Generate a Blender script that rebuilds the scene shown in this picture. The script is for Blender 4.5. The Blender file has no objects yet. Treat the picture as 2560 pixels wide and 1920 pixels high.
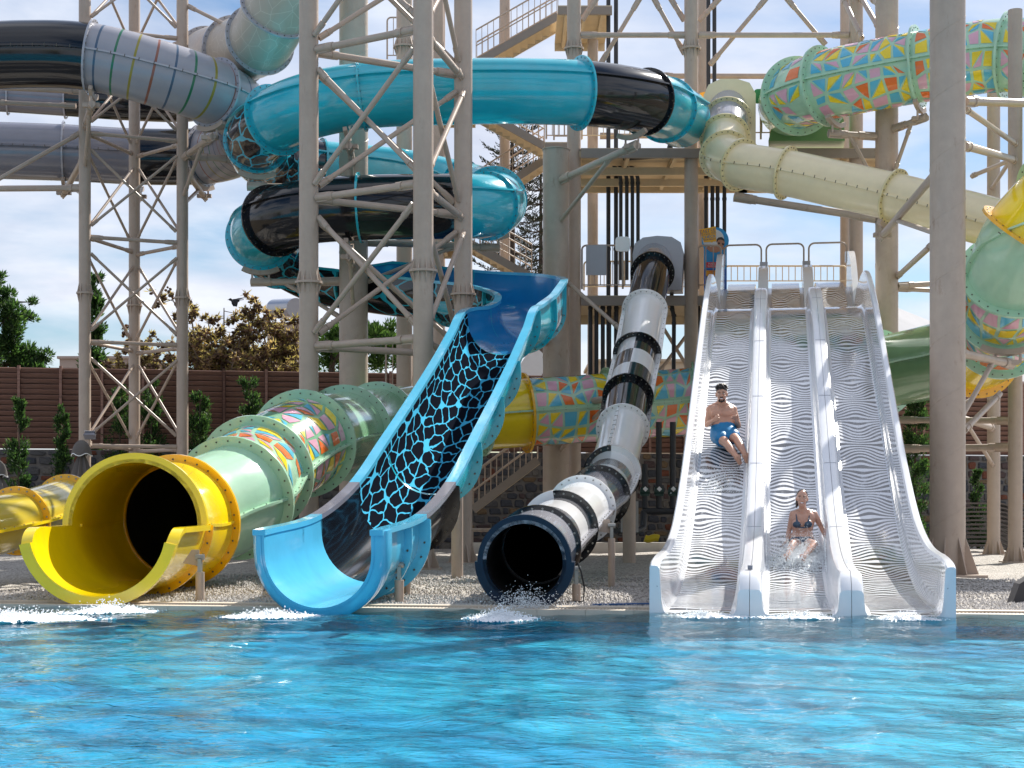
import bpy, bmesh, math, random
import numpy as np
from mathutils import Vector, Matrix
random.seed(7); rng = np.random.default_rng(7)
S = bpy.context.scene
C = bpy.context.collection
R_ = math.radians
# ------------------------------------------------------------------ camera
F, U0, HV, H = 4000.0, 1280.0, 1270.0, 1.3        # focal length, centre column, horizon row (photo pixels), eye height
cam = bpy.data.cameras.new('camera'); co = bpy.data.objects.new('camera', cam); C.objects.link(co)
cam.sensor_width = 36.0; cam.lens = 36.0 * F / 2560.0
cam.shift_y = (HV - 960.0) / 2560.0
cam.clip_start = 0.1; cam.clip_end = 20000.0
co.location = (0, 0, H); co.rotation_euler = (R_(90), 0, 0)
S.camera = co
# ------------------------------------------------------------------ world, sun, exposure
SUN_EL, SUN_AZ = R_(41), R_(35)                   # azimuth measured from +Y (view axis) towards +X
W = bpy.data.worlds.new('World'); S.world = W; W.use_nodes = True
wn, wl = W.node_tree.nodes, W.node_tree.links
wn.clear()
def N(nt, t, **kw):
    n = nt.nodes.new(t)
    for k, v in kw.items():
        if k in n.inputs: n.inputs[k].default_value = v
        else: setattr(n, k, v)
    return n
def mathn(nt, op, a, b=None, c=None):
    n = nt.nodes.new('ShaderNodeMath'); n.operation = op
    for i, x in enumerate((a, b, c)):
        if x is None: continue
        if isinstance(x, (int, float)): n.inputs[i].default_value = x
        else: nt.links.new(x, n.inputs[i])
    return n.outputs[0]
def ramp(nt, fac, stops, interp='LINEAR'):
    n = nt.nodes.new('ShaderNodeValToRGB'); n.color_ramp.interpolation = interp
    e = n.color_ramp.elements
    while len(e) > 1: e.remove(e[-1])
    e[0].position, e[0].color = stops[0][0], (*stops[0][1], 1)
    for p, c in stops[1:]:
        x = e.new(p); x.color = (*c, 1)
    nt.links.new(fac, n.inputs[0]); return n.outputs[0]
def mixc(nt, fac, a, b, mode='MIX'):
    n = nt.nodes.new('ShaderNodeMix'); n.data_type = 'RGBA'; n.blend_type = mode
    for i, x in ((0, fac), (6, a), (7, b)):
        if isinstance(x, (int, float)): n.inputs[i].default_value = x
        elif isinstance(x, (tuple, list)): n.inputs[i].default_value = (*x, 1)
        else: nt.links.new(x, n.inputs[i])
    return n.outputs[2]
nt = W.node_tree
sky = N(nt, 'ShaderNodeTexSky', sky_type='NISHITA', sun_disc=False, sun_elevation=SUN_EL, sun_rotation=SUN_AZ, altitude=50.0, air_density=1.0, dust_density=0.6, ozone_density=2.0)
tc = N(nt, 'ShaderNodeTexCoord')
sep = N(nt, 'ShaderNodeSeparateXYZ'); wl.new(tc.outputs['Generated'], sep.inputs[0])
zz = mathn(nt, 'ADD', mathn(nt, 'MAXIMUM', sep.outputs[2], 0.0), 0.16)
cmb = N(nt, 'ShaderNodeCombineXYZ')
wl.new(mathn(nt, 'DIVIDE', sep.outputs[0], zz), cmb.inputs[0]); wl.new(mathn(nt, 'DIVIDE', sep.outputs[1], zz), cmb.inputs[1])
cl1 = N(nt, 'ShaderNodeTexNoise', Scale=1.15, Detail=9.0, Roughness=0.52, Distortion=0.25); wl.new(cmb.outputs[0], cl1.inputs['Vector'])
cmask = ramp(nt, cl1.outputs[0], [(0.37, (0, 0, 0)), (0.46, (0.55, 0.55, 0.55)), (0.56, (1, 1, 1))])
cl2 = N(nt, 'ShaderNodeTexNoise', Scale=3.3, Detail=6.0, Roughness=0.55); wl.new(cmb.outputs[0], cl2.inputs['Vector'])
ccol = ramp(nt, cl2.outputs[0], [(0.3, (6.6, 7.0, 8.3)), (0.66, (9.4, 9.6, 10.3))])
hsv = N(nt, 'ShaderNodeHueSaturation', Saturation=1.3, Value=1.0); wl.new(sky.outputs[0], hsv.inputs['Color'])
skyc = mixc(nt, mathn(nt, 'MULTIPLY', cmask, 0.93), hsv.outputs[0], ccol)
bg = N(nt, 'ShaderNodeBackground', Strength=0.062); wl.new(skyc, bg.inputs[0])
wo = N(nt, 'ShaderNodeOutputWorld'); wl.new(bg.outputs[0], wo.inputs[0])
sl = bpy.data.lights.new('sun', 'SUN'); so = bpy.data.objects.new('sun', sl); C.objects.link(so)
sl.energy = 5.0; sl.angle = R_(0.5); sl.color = (1.0, 0.95, 0.87)
SUNV = Vector((math.sin(SUN_AZ) * math.cos(SUN_EL), math.cos(SUN_AZ) * math.cos(SUN_EL), math.sin(SUN_EL)))
so.rotation_euler = SUNV.to_track_quat('Z', 'Y').to_euler()
so.location = (30, 60, 60)
vs = S.view_settings; vs.view_transform = 'Standard'; vs.look = 'None'; vs.exposure = 0.84; vs.gamma = 1.0; vs.use_curve_mapping = False
S.cycles.use_denoising = True; S.cycles.max_bounces = 10; S.cycles.diffuse_bounces = 4; S.cycles.glossy_bounces = 4
S.cycles.transparent_max_bounces = 24; S.cycles.sample_clamp_indirect = 6.0; S.cycles.caustics_reflective = False; S.cycles.caustics_refractive = False

# ------------------------------------------------------------------ helpers
def P(u, v, d):
    """the point at depth d behind photo pixel (u, v)"""
    return Vector(((u - U0) * d / F, d, H + (HV - v) * d / F))
TH = R_(9.3); CT, ST = math.cos(TH), math.sin(TH)
def Q(s, t, z):
    """pool frame: s along the pool edge, t inward from it"""
    return Vector((3.44 + s * CT + t * ST, 19.1 - s * ST + t * CT, z))
def tag(o, label=None, cat=None, group=None, kind=None):
    if label: o['label'] = label
    if cat: o['category'] = cat
    if group: o['group'] = group
    if kind: o['kind'] = kind
    return o
def empty(name, loc, label, cat, group=None):
    o = bpy.data.objects.new(name, None); C.objects.link(o); o.location = loc; o.empty_display_size = 0.2
    return tag(o, label, cat, group)
class MB:
    """collects geometry in world space; build() links it as one mesh object"""
    def __init__(s): s.v = []; s.f = []; s.uv = []; s.mi = []
    def add(s, verts, faces, uv=None, mi=0):
        b = len(s.v); s.v += [tuple(p) for p in verts]
        s.uv += ([tuple(x) for x in uv] if uv is not None else [(0.0, 0.0)] * len(verts))
        s.f += [tuple(b + i for i in f) for f in faces]
        s.mi += (list(mi) if isinstance(mi, (list, tuple)) else [mi] * len(faces)); return s
    def grid(s, rows, uv=None, mi=0, flip=False):
        n, m = len(rows), len(rows[0]); vv = [p for r in rows for p in r]
        fs = []
        for i in range(n - 1):
            for j in range(m - 1):
                q = (i * m + j, i * m + j + 1, (i + 1) * m + j + 1, (i + 1) * m + j)
                fs.append(q[::-1] if flip else q)
        return s.add(vv, fs, [u for r in uv for u in r] if uv else None, mi)
    def cyl(s, a, b, r, r2=None, n=12, caps=True, mi=0):
        a, b = Vector(a), Vector(b); r2 = r if r2 is None else r2
        t = (b - a).normalized(); x = t.orthogonal().normalized(); y = t.cross(x)
        L = (b - a).length
        vv, uu = [], []
        for k in range(n + 1):
            c, sn = math.cos(2 * math.pi * k / n), math.sin(2 * math.pi * k / n)
            vv += [a + (x * c + y * sn) * r, b + (x * c + y * sn) * r2]; uu += [(k / n, 0), (k / n, L)]
        fs = [(2 * k, 2 * k + 2, 2 * k + 3, 2 * k + 1) for k in range(n)]
        s.add(vv, fs, uu, mi)
        if caps:
            for p, rr, q in ((a, r, -1), (b, r2, 1)):
                if rr > 1e-5: s.add([p + (x * math.cos(2 * math.pi * k / n) + y * math.sin(2 * math.pi * k / n)) * rr for k in range(n)], [tuple(range(n))[::q]], None, mi)
        return s
    def box(s, c, sx, sy, sz, rot=None, mi=0, taper=1.0):
        c = Vector(c); vv = []
        for z in (-1, 1):
            k = taper if z > 0 else 1.0
            for (x, y) in ((-1, -1), (1, -1), (1, 1), (-1, 1)):
                p = Vector((x * sx / 2 * k, y * sy / 2 * k, z * sz / 2)); vv.append(c + (rot @ p if rot else p))
        return s.add(vv, [(3, 2, 1, 0), (4, 5, 6, 7), (0, 1, 5, 4), (1, 2, 6, 5), (2, 3, 7, 6), (3, 0, 4, 7)], None, mi)
    def beam(s, a, b, w, h, mi=0, up=Vector((0, 0, 1))):
        a, b = Vector(a), Vector(b); t = (b - a).normalized()
        r = t.cross(up)
        r = r.normalized() if r.length > 1e-4 else Vector((1, 0, 0)); u = r.cross(t)
        rot = Matrix((r, t, u)).transposed()
        return s.box((a + b) / 2, w, (b - a).length, h, rot, mi)
    def pipe(s, pts, r, n=8, mi=0, caps=True):
        pts = [Vector(p) for p in pts]; rows = []
        x = None
        for i, p in enumerate(pts):
            t = (pts[min(i + 1, len(pts) - 1)] - pts[max(i - 1, 0)]).normalized()
            x = t.orthogonal().normalized() if x is None else (x - t * x.dot(t)).normalized()
            y = t.cross(x); rr = r[i] if isinstance(r, (list, tuple)) else r
            rows.append([p + (x * math.cos(2 * math.pi * k / n) + y * math.sin(2 * math.pi * k / n)) * rr for k in range(n + 1)])
        s.grid(rows, None, mi, flip=True)
        if caps:
            s.add(rows[0][:n], [tuple(range(n))[::-1]], None, mi); s.add(rows[-1][:n], [tuple(range(n))], None, mi)
        return s
    def prism(s, poly, d, mi=0):
        """a planar polygon (list of Vectors) thickened by the vector d"""
        n = len(poly); d = Vector(d); vv = [Vector(p) for p in poly] + [Vector(p) + d for p in poly]
        fs = [tuple(range(n))[::-1], tuple(range(n, 2 * n))] + [(i, (i + 1) % n, n + (i + 1) % n, n + i) for i in range(n)]
        return s.add(vv, fs, None, mi)
    def blob(s, c, r, sub=1, sq=(1, 1, 1), jit=0.0, mi=0):
        bm = bmesh.new(); bmesh.ops.create_icosphere(bm, subdivisions=sub, radius=1.0)
        c = Vector(c); vv = []
        for v in bm.verts:
            k = 1 + random.uniform(-jit, jit); vv.append(c + Vector((v.co.x * r * sq[0] * k, v.co.y * r * sq[1] * k, v.co.z * r * sq[2] * k)))
        fs = [tuple(v.index for v in f.verts) for f in bm.faces]; bm.free()
        return s.add(vv, fs, None, mi)
    def build(s, name, mats, parent=None, smooth=30.0):
        me = bpy.data.meshes.new(name)
        org = Vector((0, 0, 0))
        if parent is not None: org = world_loc(parent)
        elif s.v: org = Vector(np.array(s.v).mean(axis=0)); org.z = min(p[2] for p in s.v)
        me.from_pydata([(p[0] - org[0], p[1] - org[1], p[2] - org[2]) for p in s.v], [], s.f)
        for m in (mats if isinstance(mats, (list, tuple)) else [mats]): me.materials.append(m)
        if any(s.mi): me.polygons.foreach_set('material_index', s.mi)
        uvl = me.uv_layers.new(name='UVMap'); li = np.empty(len(me.loops), dtype=np.int32); me.loops.foreach_get('vertex_index', li)
        uvl.data.foreach_set('uv', np.array(s.uv, dtype=np.float32)[li].ravel())
        if smooth:
            me.polygons.foreach_set('use_smooth', [True] * len(me.polygons))
            me.set_sharp_from_angle(angle=R_(smooth))
        o = bpy.data.objects.new(name, me); C.objects.link(o)
        if parent is None: o.location = org
        else: o.parent = parent
        return o
def world_loc(o):
    p = Vector(o.location)
    while o.parent is not None: o = o.parent; p = p + Vector(o.location)
    return p
def thing_mesh(name, mb, m, label, cat, group=None, smooth=30.0):
    return tag(mb.build(name, m, None, smooth), label, cat, group)
def struct(name, mb, m, smooth=30.0):
    return tag(mb.build(name, m, None, smooth), kind='structure')
def clone(src, parent, offset=None):
    """a linked copy of one mesh object under another parent"""
    o = src.copy(); C.objects.link(o); o.parent = parent
    return o
def text_mesh(txt, size, extrude=0.002, bold=0.0):
    cu = bpy.data.curves.new('t', 'FONT'); cu.body = txt; cu.size = size; cu.extrude = extrude; cu.offset = bold
    cu.align_x = 'CENTER'; cu.align_y = 'CENTER'; cu.resolution_u = 2
    o = bpy.data.objects.new('t', cu); C.objects.link(o)
    dg = bpy.context.evaluated_depsgraph_get(); me = bpy.data.meshes.new_from_object(o.evaluated_get(dg))
    vv = [v.co.copy() for v in me.vertices]; fs = [tuple(p.vertices) for p in me.polygons]
    bpy.data.objects.remove(o); bpy.data.meshes.remove(me); bpy.data.curves.remove(cu)
    return vv, fs
# ------------------------------------------------------------------ materials
MATS = {}
def mat(name, col, rough=0.5, spec=0.5, coat=0.0, metal=0.0, var=0.08, vs_=3.0, bump=0.0, bs=60.0, trans=0.0, alpha=1.0, build=None, sub=0.0, dirt=0.0):
    if name in MATS: return MATS[name]
    m = bpy.data.materials.new(name); m.use_nodes = True; nt = m.node_tree; b = nt.nodes['Principled BSDF']
    b.inputs['Roughness'].default_value = rough; b.inputs['Specular IOR Level'].default_value = spec; b.inputs['Metallic'].default_value = metal
    b.inputs['Coat Weight'].default_value = coat; b.inputs['Coat Roughness'].default_value = 0.06
    b.inputs['Transmission Weight'].default_value = trans; b.inputs['Alpha'].default_value = alpha
    if sub: b.inputs['Subsurface Weight'].default_value = sub; b.inputs['Subsurface Radius'].default_value = (0.02, 0.008, 0.005)
    tc = nt.nodes.new('ShaderNodeTexCoord')
    c = col
    if build: c = build(nt, tc)
    if var:
        n = N(nt, 'ShaderNodeTexNoise', Scale=vs_, Detail=5.0, Roughness=0.65); nt.links.new(tc.outputs['Object'], n.inputs['Vector'])
        f = ramp(nt, n.outputs[0], [(0.3, (1 - var,) * 3), (0.7, (1 + var * 0.5,) * 3)])
        c = mixc(nt, 1.0, c, f, 'MULTIPLY')
        rr = mathn(nt, 'MULTIPLY_ADD', n.outputs[0], 0.25 * max(rough, 0.12), rough - 0.1 * max(rough, 0.12)); nt.links.new(rr, b.inputs['Roughness'])
    if dirt:
        n = N(nt, 'ShaderNodeTexNoise', Scale=1.3, Detail=8.0, Roughness=0.7); mp = N(nt, 'ShaderNodeMapping'); mp.inputs['Scale'].default_value = (1, 1, 0.25)
        nt.links.new(tc.outputs['Object'], mp.inputs[0]); nt.links.new(mp.outputs[0], n.inputs['Vector'])
        f = ramp(nt, n.outputs[0], [(0.48, (0, 0, 0)), (0.72, (1, 1, 1))])
        c = mixc(nt, mathn(nt, 'MULTIPLY', f, dirt), c, (0.16, 0.13, 0.10))
    if isinstance(c, (tuple, list)): b.inputs['Base Color'].default_value = (*c, 1)
    else: nt.links.new(c, b.inputs['Base Color'])
    if bump:
        n = N(nt, 'ShaderNodeTexNoise', Scale=bs, Detail=4.0); nt.links.new(tc.outputs['Object'], n.inputs['Vector'])
        bp = N(nt, 'ShaderNodeBump', Strength=bump, Distance=0.02); nt.links.new(n.outputs[0], bp.inputs['Height']); nt.links.new(bp.outputs[0], b.inputs['Normal'])
    MATS[name] = m; return m
def uvn(nt, tc):
    s = nt.nodes.new('ShaderNodeSeparateXYZ'); nt.links.new(tc.outputs['UV'], s.inputs[0]); return s.outputs[0], s.outputs[1]
def steel_b(nt, tc):
    n = N(nt, 'ShaderNodeTexNoise', Scale=5.0, Detail=9.0, Roughness=0.7); mp = N(nt, 'ShaderNodeMapping'); mp.inputs['Scale'].default_value = (1, 1, 0.35)
    nt.links.new(tc.outputs['Object'], mp.inputs[0]); nt.links.new(mp.outputs[0], n.inputs['Vector'])
    f = ramp(nt, n.outputs[0], [(0.60, (0, 0, 0)), (0.74, (0.5, 0.5, 0.5))])
    return mixc(nt, f, (0.445, 0.352, 0.285), (0.21, 0.105, 0.055))
GEL = dict(rough=0.16, spec=0.5, coat=0.5)
M = {}
M['yellow'] = mat('yellow_gelcoat', (0.90, 0.66, 0.004), var=0.12, vs_=1.1, dirt=0.08, **GEL)
M['amber'] = mat('amber_gelcoat', (0.84, 0.44, 0.006), var=0.05, **GEL)
M['mint'] = mat('mint_gelcoat', (0.42, 0.66, 0.47), var=0.13, vs_=0.9, dirt=0.14, **GEL)
M['mintd'] = mat('green_gelcoat', (0.24, 0.47, 0.28), var=0.06, dirt=0.06, **GEL)
M['box_green'] = mat('moss_gelcoat', (0.10, 0.22, 0.085), var=0.06, rough=0.35)
M['teal'] = mat('teal_gelcoat', (0.015, 0.43, 0.55), var=0.16, vs_=0.9, dirt=0.10, **GEL)
M['sky'] = mat('sky_blue_gelcoat', (0.10, 0.50, 0.74), var=0.12, vs_=1.2, dirt=0.07, **GEL)
M['deep'] = mat('deep_blue_gelcoat', (0.012, 0.23, 0.50), var=0.06, **GEL)
M['black'] = mat('black_gelcoat', (0.008, 0.009, 0.012), rough=0.10, spec=0.4, coat=0.35, var=0.1)
M['ink'] = mat('navy_gelcoat', (0.004, 0.013, 0.035), rough=0.3, spec=0.3, coat=0.1, var=0.1)
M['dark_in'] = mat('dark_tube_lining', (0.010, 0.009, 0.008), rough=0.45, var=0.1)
M['white'] = mat('white_gelcoat', (0.84, 0.84, 0.84), var=0.03, dirt=0.04, **GEL)
M['grey'] = mat('grey_gelcoat', (0.36, 0.36, 0.40), var=0.05, dirt=0.06, **GEL)
M['slate'] = mat('slate_gelcoat', (0.20, 0.20, 0.24), var=0.06, dirt=0.06, **GEL)
M['cream'] = mat('cream_gelcoat', (0.82, 0.70, 0.45), var=0.05, dirt=0.05, rough=0.25, coat=0.25)
M['cream_d'] = mat('straw_gelcoat', (0.72, 0.62, 0.35), var=0.06, dirt=0.08, **GEL)
M['steel'] = mat('beige_painted_steel', (0.445, 0.352, 0.285), rough=0.38, spec=0.45, var=0.09, dirt=0.20, bump=0.03, bs=25, build=steel_b)
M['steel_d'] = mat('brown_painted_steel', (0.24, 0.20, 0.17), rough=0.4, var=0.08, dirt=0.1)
M['tan'] = mat('tan_deck_underside', (0.62, 0.50, 0.34), rough=0.55, var=0.07, dirt=0.12)
M['bolt'] = mat('bolt_steel', (0.10, 0.095, 0.08), rough=0.45, metal=0.5, var=0)
M['boltl'] = mat('bolt_zinc', (0.30, 0.30, 0.28), rough=0.4, metal=0.7, var=0)
M['pipe'] = mat('black_plastic_pipe', (0.028, 0.029, 0.034), rough=0.45, var=0.15)
M['rubber'] = mat('black_rubber', (0.02, 0.02, 0.02), rough=0.6, var=0.1)
# ------------------------------------------------------------------ curves, tubes, troughs
def spline(pts, step=0.25):
    """Catmull-Rom through 3D points, evenly resampled; returns points and the arc length of every control point"""
    pts = [Vector(p) for p in pts]; ext = [pts[0] * 2 - pts[1]] + pts + [pts[-1] * 2 - pts[-2]]
    out, ci = [], []
    for i in range(len(pts) - 1):
        p0, p1, p2, p3 = ext[i:i + 4]
        t0 = 0; t1 = t0 + max((p1 - p0).length, 1e-4) ** 0.5; t2 = t1 + max((p2 - p1).length, 1e-4) ** 0.5; t3 = t2 + max((p3 - p2).length, 1e-4) ** 0.5
        ci.append(len(out))
        for k in range(24):
            t = t1 + (t2 - t1) * k / 24
            a1 = p0 * ((t1 - t) / (t1 - t0)) + p1 * ((t - t0) / (t1 - t0)); a2 = p1 * ((t2 - t) / (t2 - t1)) + p2 * ((t - t1) / (t2 - t1)); a3 = p2 * ((t3 - t) / (t3 - t2)) + p3 * ((t - t2) / (t3 - t2))
            b1 = a1 * ((t2 - t) / (t2 - t0)) + a2 * ((t - t0) / (t2 - t0)); b2 = a2 * ((t3 - t) / (t3 - t1)) + a3 * ((t - t1) / (t3 - t1))
            out.append(b1 * ((t2 - t) / (t2 - t1)) + b2 * ((t - t1) / (t2 - t1)))
    ci.append(len(out)); out.append(pts[-1])
    L = [0.0]
    for i in range(1, len(out)): L.append(L[-1] + (out[i] - out[i - 1]).length)
    return Path(out, L, [L[i] for i in ci])
class Path:
    def __init__(s, pts, L, knots): s.p = np.array(pts); s.L = np.array(L); s.k = knots; s.len = L[-1]
    def at(s, l): return Vector([float(np.interp(l, s.L, s.p[:, i])) for i in range(3)])
    def frame(s, l):
        a, b = s.at(max(l - 0.06, 0)), s.at(min(l + 0.06, s.len)); t = (b - a).normalized()
        r = t.cross(Vector((0, 0, 1)))
        r = r.normalized() if r.length > 1e-3 else Vector((1, 0, 0)); u = r.cross(t)
        return s.at(l), t, r, u
    def near(s, p):
        return float(s.L[np.argmin(((s.p - np.array(p)) ** 2).sum(axis=1))])
def stations(l0, l1, step):
    n = max(1, int(math.ceil((l1 - l0) / step))); return [l0 + (l1 - l0) * i / n for i in range(n + 1)]
def arcpts(path, l, R, a0, a1, n):
    c, t, r, u = path.frame(l)
    return [c + (r * math.cos(a) + u * math.sin(a)) * R for a in (a0 + (a1 - a0) * k / n for k in range(n + 1))]
TAU = 2 * math.pi
def tube(mb, path, l0, l1, R, n=40, step=0.22, mi=0, a0=-math.pi / 2, a1=1.5 * math.pi, flip=False):
    st = stations(l0, l1, step)
    rows = [arcpts(path, l, R, a0, a1, n) for l in st]
    uv = [[((a0 + (a1 - a0) * k / n) * R, l) for k in range(n + 1)] for l in st]
    return mb.grid(rows, uv, mi, flip)
def shell(mb, path, l0, l1, ri, ro, a0, a1, n=40, step=0.2, mi=0, mi_in=None):
    """a solid arc of tube wall with end caps"""
    tube(mb, path, l0, l1, ro, n, step, mi, a0, a1); tube(mb, path, l0, l1, ri, n, step, mi if mi_in is None else mi_in, a0, a1, True)
    for l, fl in ((l0, False), (l1, True)):
        mb.grid([arcpts(path, l, ri, a0, a1, n), arcpts(path, l, ro, a0, a1, n)], None, mi, fl)
    if a1 - a0 < TAU - 1e-3:
        st = stations(l0, l1, step)
        for k, fl in ((0, True), (n, False)):
            mb.grid([[arcpts(path, l, ri, a0, a1, n)[k] for l in st], [arcpts(path, l, ro, a0, a1, n)[k] for l in st]], None, mi, fl)
    return mb
def ring(mb, path, l, ri, ro, th=0.05, n=48, mi=0, a0=0.0, a1=TAU):
    """a flat flange, square to the path at arc length l"""
    c, t, r, u = path.frame(l); fr = []
    for (R, dz) in ((ri, -th / 2), (ro, -th / 2), (ro, th / 2), (ri, th / 2)):
        fr.append([c + t * dz + (r * math.cos(a) + u * math.sin(a)) * R for a in (a0 + (a1 - a0) * k / n for k in range(n + 1))])
    for i in range(4): mb.grid([fr[i], fr[(i + 1) % 4]], None, mi)
    if a1 - a0 < TAU - 1e-3:
        for k in (0, n): mb.add([fr[i][k] for i in range(4)], [(0, 1, 2, 3)], None, mi)
    return mb
def ring_bolts(mb, path, l, R, n, th=0.05, r=0.016, a0=0.0, a1=TAU):
    c, t, rr, u = path.frame(l)
    for k in range(n):
        a = a0 + (a1 - a0) * (k + 0.5) / n; p = c + (rr * math.cos(a) + u * math.sin(a)) * R
        mb.cyl(p - t * (th / 2 + 0.012), p + t * (th / 2 + 0.012), r, n=6)
def seam(mb, path, l0, l1, R, a, w=0.09, th=0.022, step=0.25):
    """the bolted joint that runs along a tube at angle a"""
    q = [[], [], [], []]
    for l in stations(l0, l1, step):
        c, t, r, u = path.frame(l); d = r * math.cos(a) + u * math.sin(a); s_ = -r * math.sin(a) + u * math.cos(a)
        for i, (x, y) in enumerate(((R - 0.02, -th), (R + w, -th), (R + w, th), (R - 0.02, th))): q[i].append(c + d * x + s_ * y)
    for i in range(3): mb.grid([q[i], q[i + 1]])
    for k in (0, -1): mb.add([q[i][k] for i in range(4)], [(0, 1, 2, 3)])
    return mb
def seam_bolts(mb, path, l0, l1, R, a, gap=0.3, w=0.05, th=0.022, r=0.011):
    for l in stations(l0, l1, gap)[1:-1]:
        c, t, rr, u = path.frame(l); d = rr * math.cos(a) + u * math.sin(a); s_ = -rr * math.sin(a) + u * math.cos(a)
        p = c + d * (R + w); mb.cyl(p - s_ * (th + 0.012), p + s_ * (th + 0.012), r, n=5)
# ================================================================== SETTING
def gravel_b(nt, tc):
    v = N(nt, 'ShaderNodeTexVoronoi', Scale=26.0); nt.links.new(tc.outputs['Object'], v.inputs['Vector'])
    n = N(nt, 'ShaderNodeTexNoise', Scale=0.5, Detail=4.0); nt.links.new(tc.outputs['Object'], n.inputs['Vector'])
    s = nt.nodes.new('ShaderNodeSeparateColor'); nt.links.new(v.outputs['Color'], s.inputs[0])
    c = ramp(nt, s.outputs[0], [(0.0, (0.30, 0.28, 0.26)), (0.35, (0.52, 0.49, 0.45)), (1.0, (0.72, 0.69, 0.65))])
    c = mixc(nt, 1.0, c, ramp(nt, v.outputs['Distance'], [(0.25, (1, 1, 1)), (0.75, (0.55, 0.53, 0.5))]), 'MULTIPLY')
    bp = N(nt, 'ShaderNodeBump', Strength=1.0, Distance=0.03); bp.invert = True
    nt.links.new(v.outputs['Distance'], bp.inputs['Height']); nt.links.new(bp.outputs[0], nt.nodes['Principled BSDF'].inputs['Normal'])
    return mixc(nt, 1.0, c, ramp(nt, n.outputs[0], [(0.3, (0.86, 0.86, 0.86)), (0.7, (1.05, 1.05, 1.05))]), 'MULTIPLY')
M['gravel'] = mat('white_gravel', (1, 1, 1), rough=0.9, spec=0.2, var=0, build=gravel_b)
M['earth'] = mat('dry_earth', (0.16, 0.13, 0.09), rough=0.95, spec=0.1, var=0.3, vs_=0.05)
M['coping'] = mat('sand_coping', (0.58, 0.50, 0.40), rough=0.6, var=0.12, dirt=0.15, bump=0.1, bs=90)
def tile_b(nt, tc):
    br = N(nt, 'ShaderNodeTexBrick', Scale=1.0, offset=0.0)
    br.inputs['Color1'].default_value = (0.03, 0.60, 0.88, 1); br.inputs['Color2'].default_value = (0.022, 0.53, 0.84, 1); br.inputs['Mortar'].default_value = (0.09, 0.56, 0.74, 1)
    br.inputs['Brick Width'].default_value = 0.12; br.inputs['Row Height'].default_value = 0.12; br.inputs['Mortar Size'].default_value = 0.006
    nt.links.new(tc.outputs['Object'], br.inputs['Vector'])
    n = N(nt, 'ShaderNodeTexNoise', Scale=0.42, Detail=3.0, Distortion=0.6); nt.links.new(tc.outputs['Object'], n.inputs['Vector'])  # broad noise paints the water's caustic light and shade into the tile colour
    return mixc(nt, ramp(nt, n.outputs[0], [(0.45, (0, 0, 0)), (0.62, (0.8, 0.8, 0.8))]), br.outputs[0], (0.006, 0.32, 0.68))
M['pooltile'] = mat('turquoise_pool_tile', (1, 1, 1), rough=0.3, var=0.20, vs_=0.9, build=tile_b)  # coarse colour variation adds to the painted caustic light
# ground: one sheet inland of the pool to the horizon
g = MB(); far = 6000
g.add([Q(-far, 1.0, -0.03), Q(far, 1.0, -0.03), Q(far, far, -0.03), Q(-far, far, -0.03)], [(0, 1, 2, 3)]); struct('ground', g, M['earth'], 0)
g = MB(); rows = []
for t in np.concatenate([np.arange(0.72, 12, 0.3), np.arange(12, 36, 1.0)]):
    rows.append([Q(s, t, 0.03 + 0.035 * math.sin(s * 1.7 + t) * math.sin(t * 1.3) * min(1, max(0, (t - 1.2) / 2)) + random.uniform(-0.012, 0.012)) for s in np.arange(-26, 22, 0.4)])
g.grid(rows); gravel = struct('gravel_ground', g, M['gravel'], 60)
# pool basin
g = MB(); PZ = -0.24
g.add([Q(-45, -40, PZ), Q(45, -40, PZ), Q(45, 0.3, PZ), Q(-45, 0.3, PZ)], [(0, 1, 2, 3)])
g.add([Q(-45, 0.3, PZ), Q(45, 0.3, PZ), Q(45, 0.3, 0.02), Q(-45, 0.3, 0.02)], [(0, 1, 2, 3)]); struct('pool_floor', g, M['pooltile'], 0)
# coping and overflow grate
g = MB()
for (t0, t1, z) in ((0.16, 0.34, 0.045), (0.56, 0.78, 0.06)):
    for k in range(90):
        s0 = -26 + k * 0.6; g.prism([Q(s0 + 0.002, t0, -0.1), Q(s0 + 0.598, t0, -0.1), Q(s0 + 0.598, t0, z), Q(s0 + 0.002, t0, z)], Q(0, t1, 0) - Q(0, t0, 0))
struct('pool_coping', g, M['coping'])
g = MB()
for k in range(1100):
    s0 = -26 + k * 0.045; c = Q(s0, 0.45, 0.02); g.box(c, 0.02, 0.22, 0.035, Matrix.Rotation(-TH, 3, 'Z'))
g.add([Q(-26, 0.34, -0.06), Q(24, 0.34, -0.06), Q(24, 0.56, -0.06), Q(-26, 0.56, -0.06)], [(0, 1, 2, 3)])
o = struct('overflow_grate', g, M['coping'], 0); o['kind'] = 'stuff'; tag(o, 'slotted beige overflow grate along the pool edge', 'grate')
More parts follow.
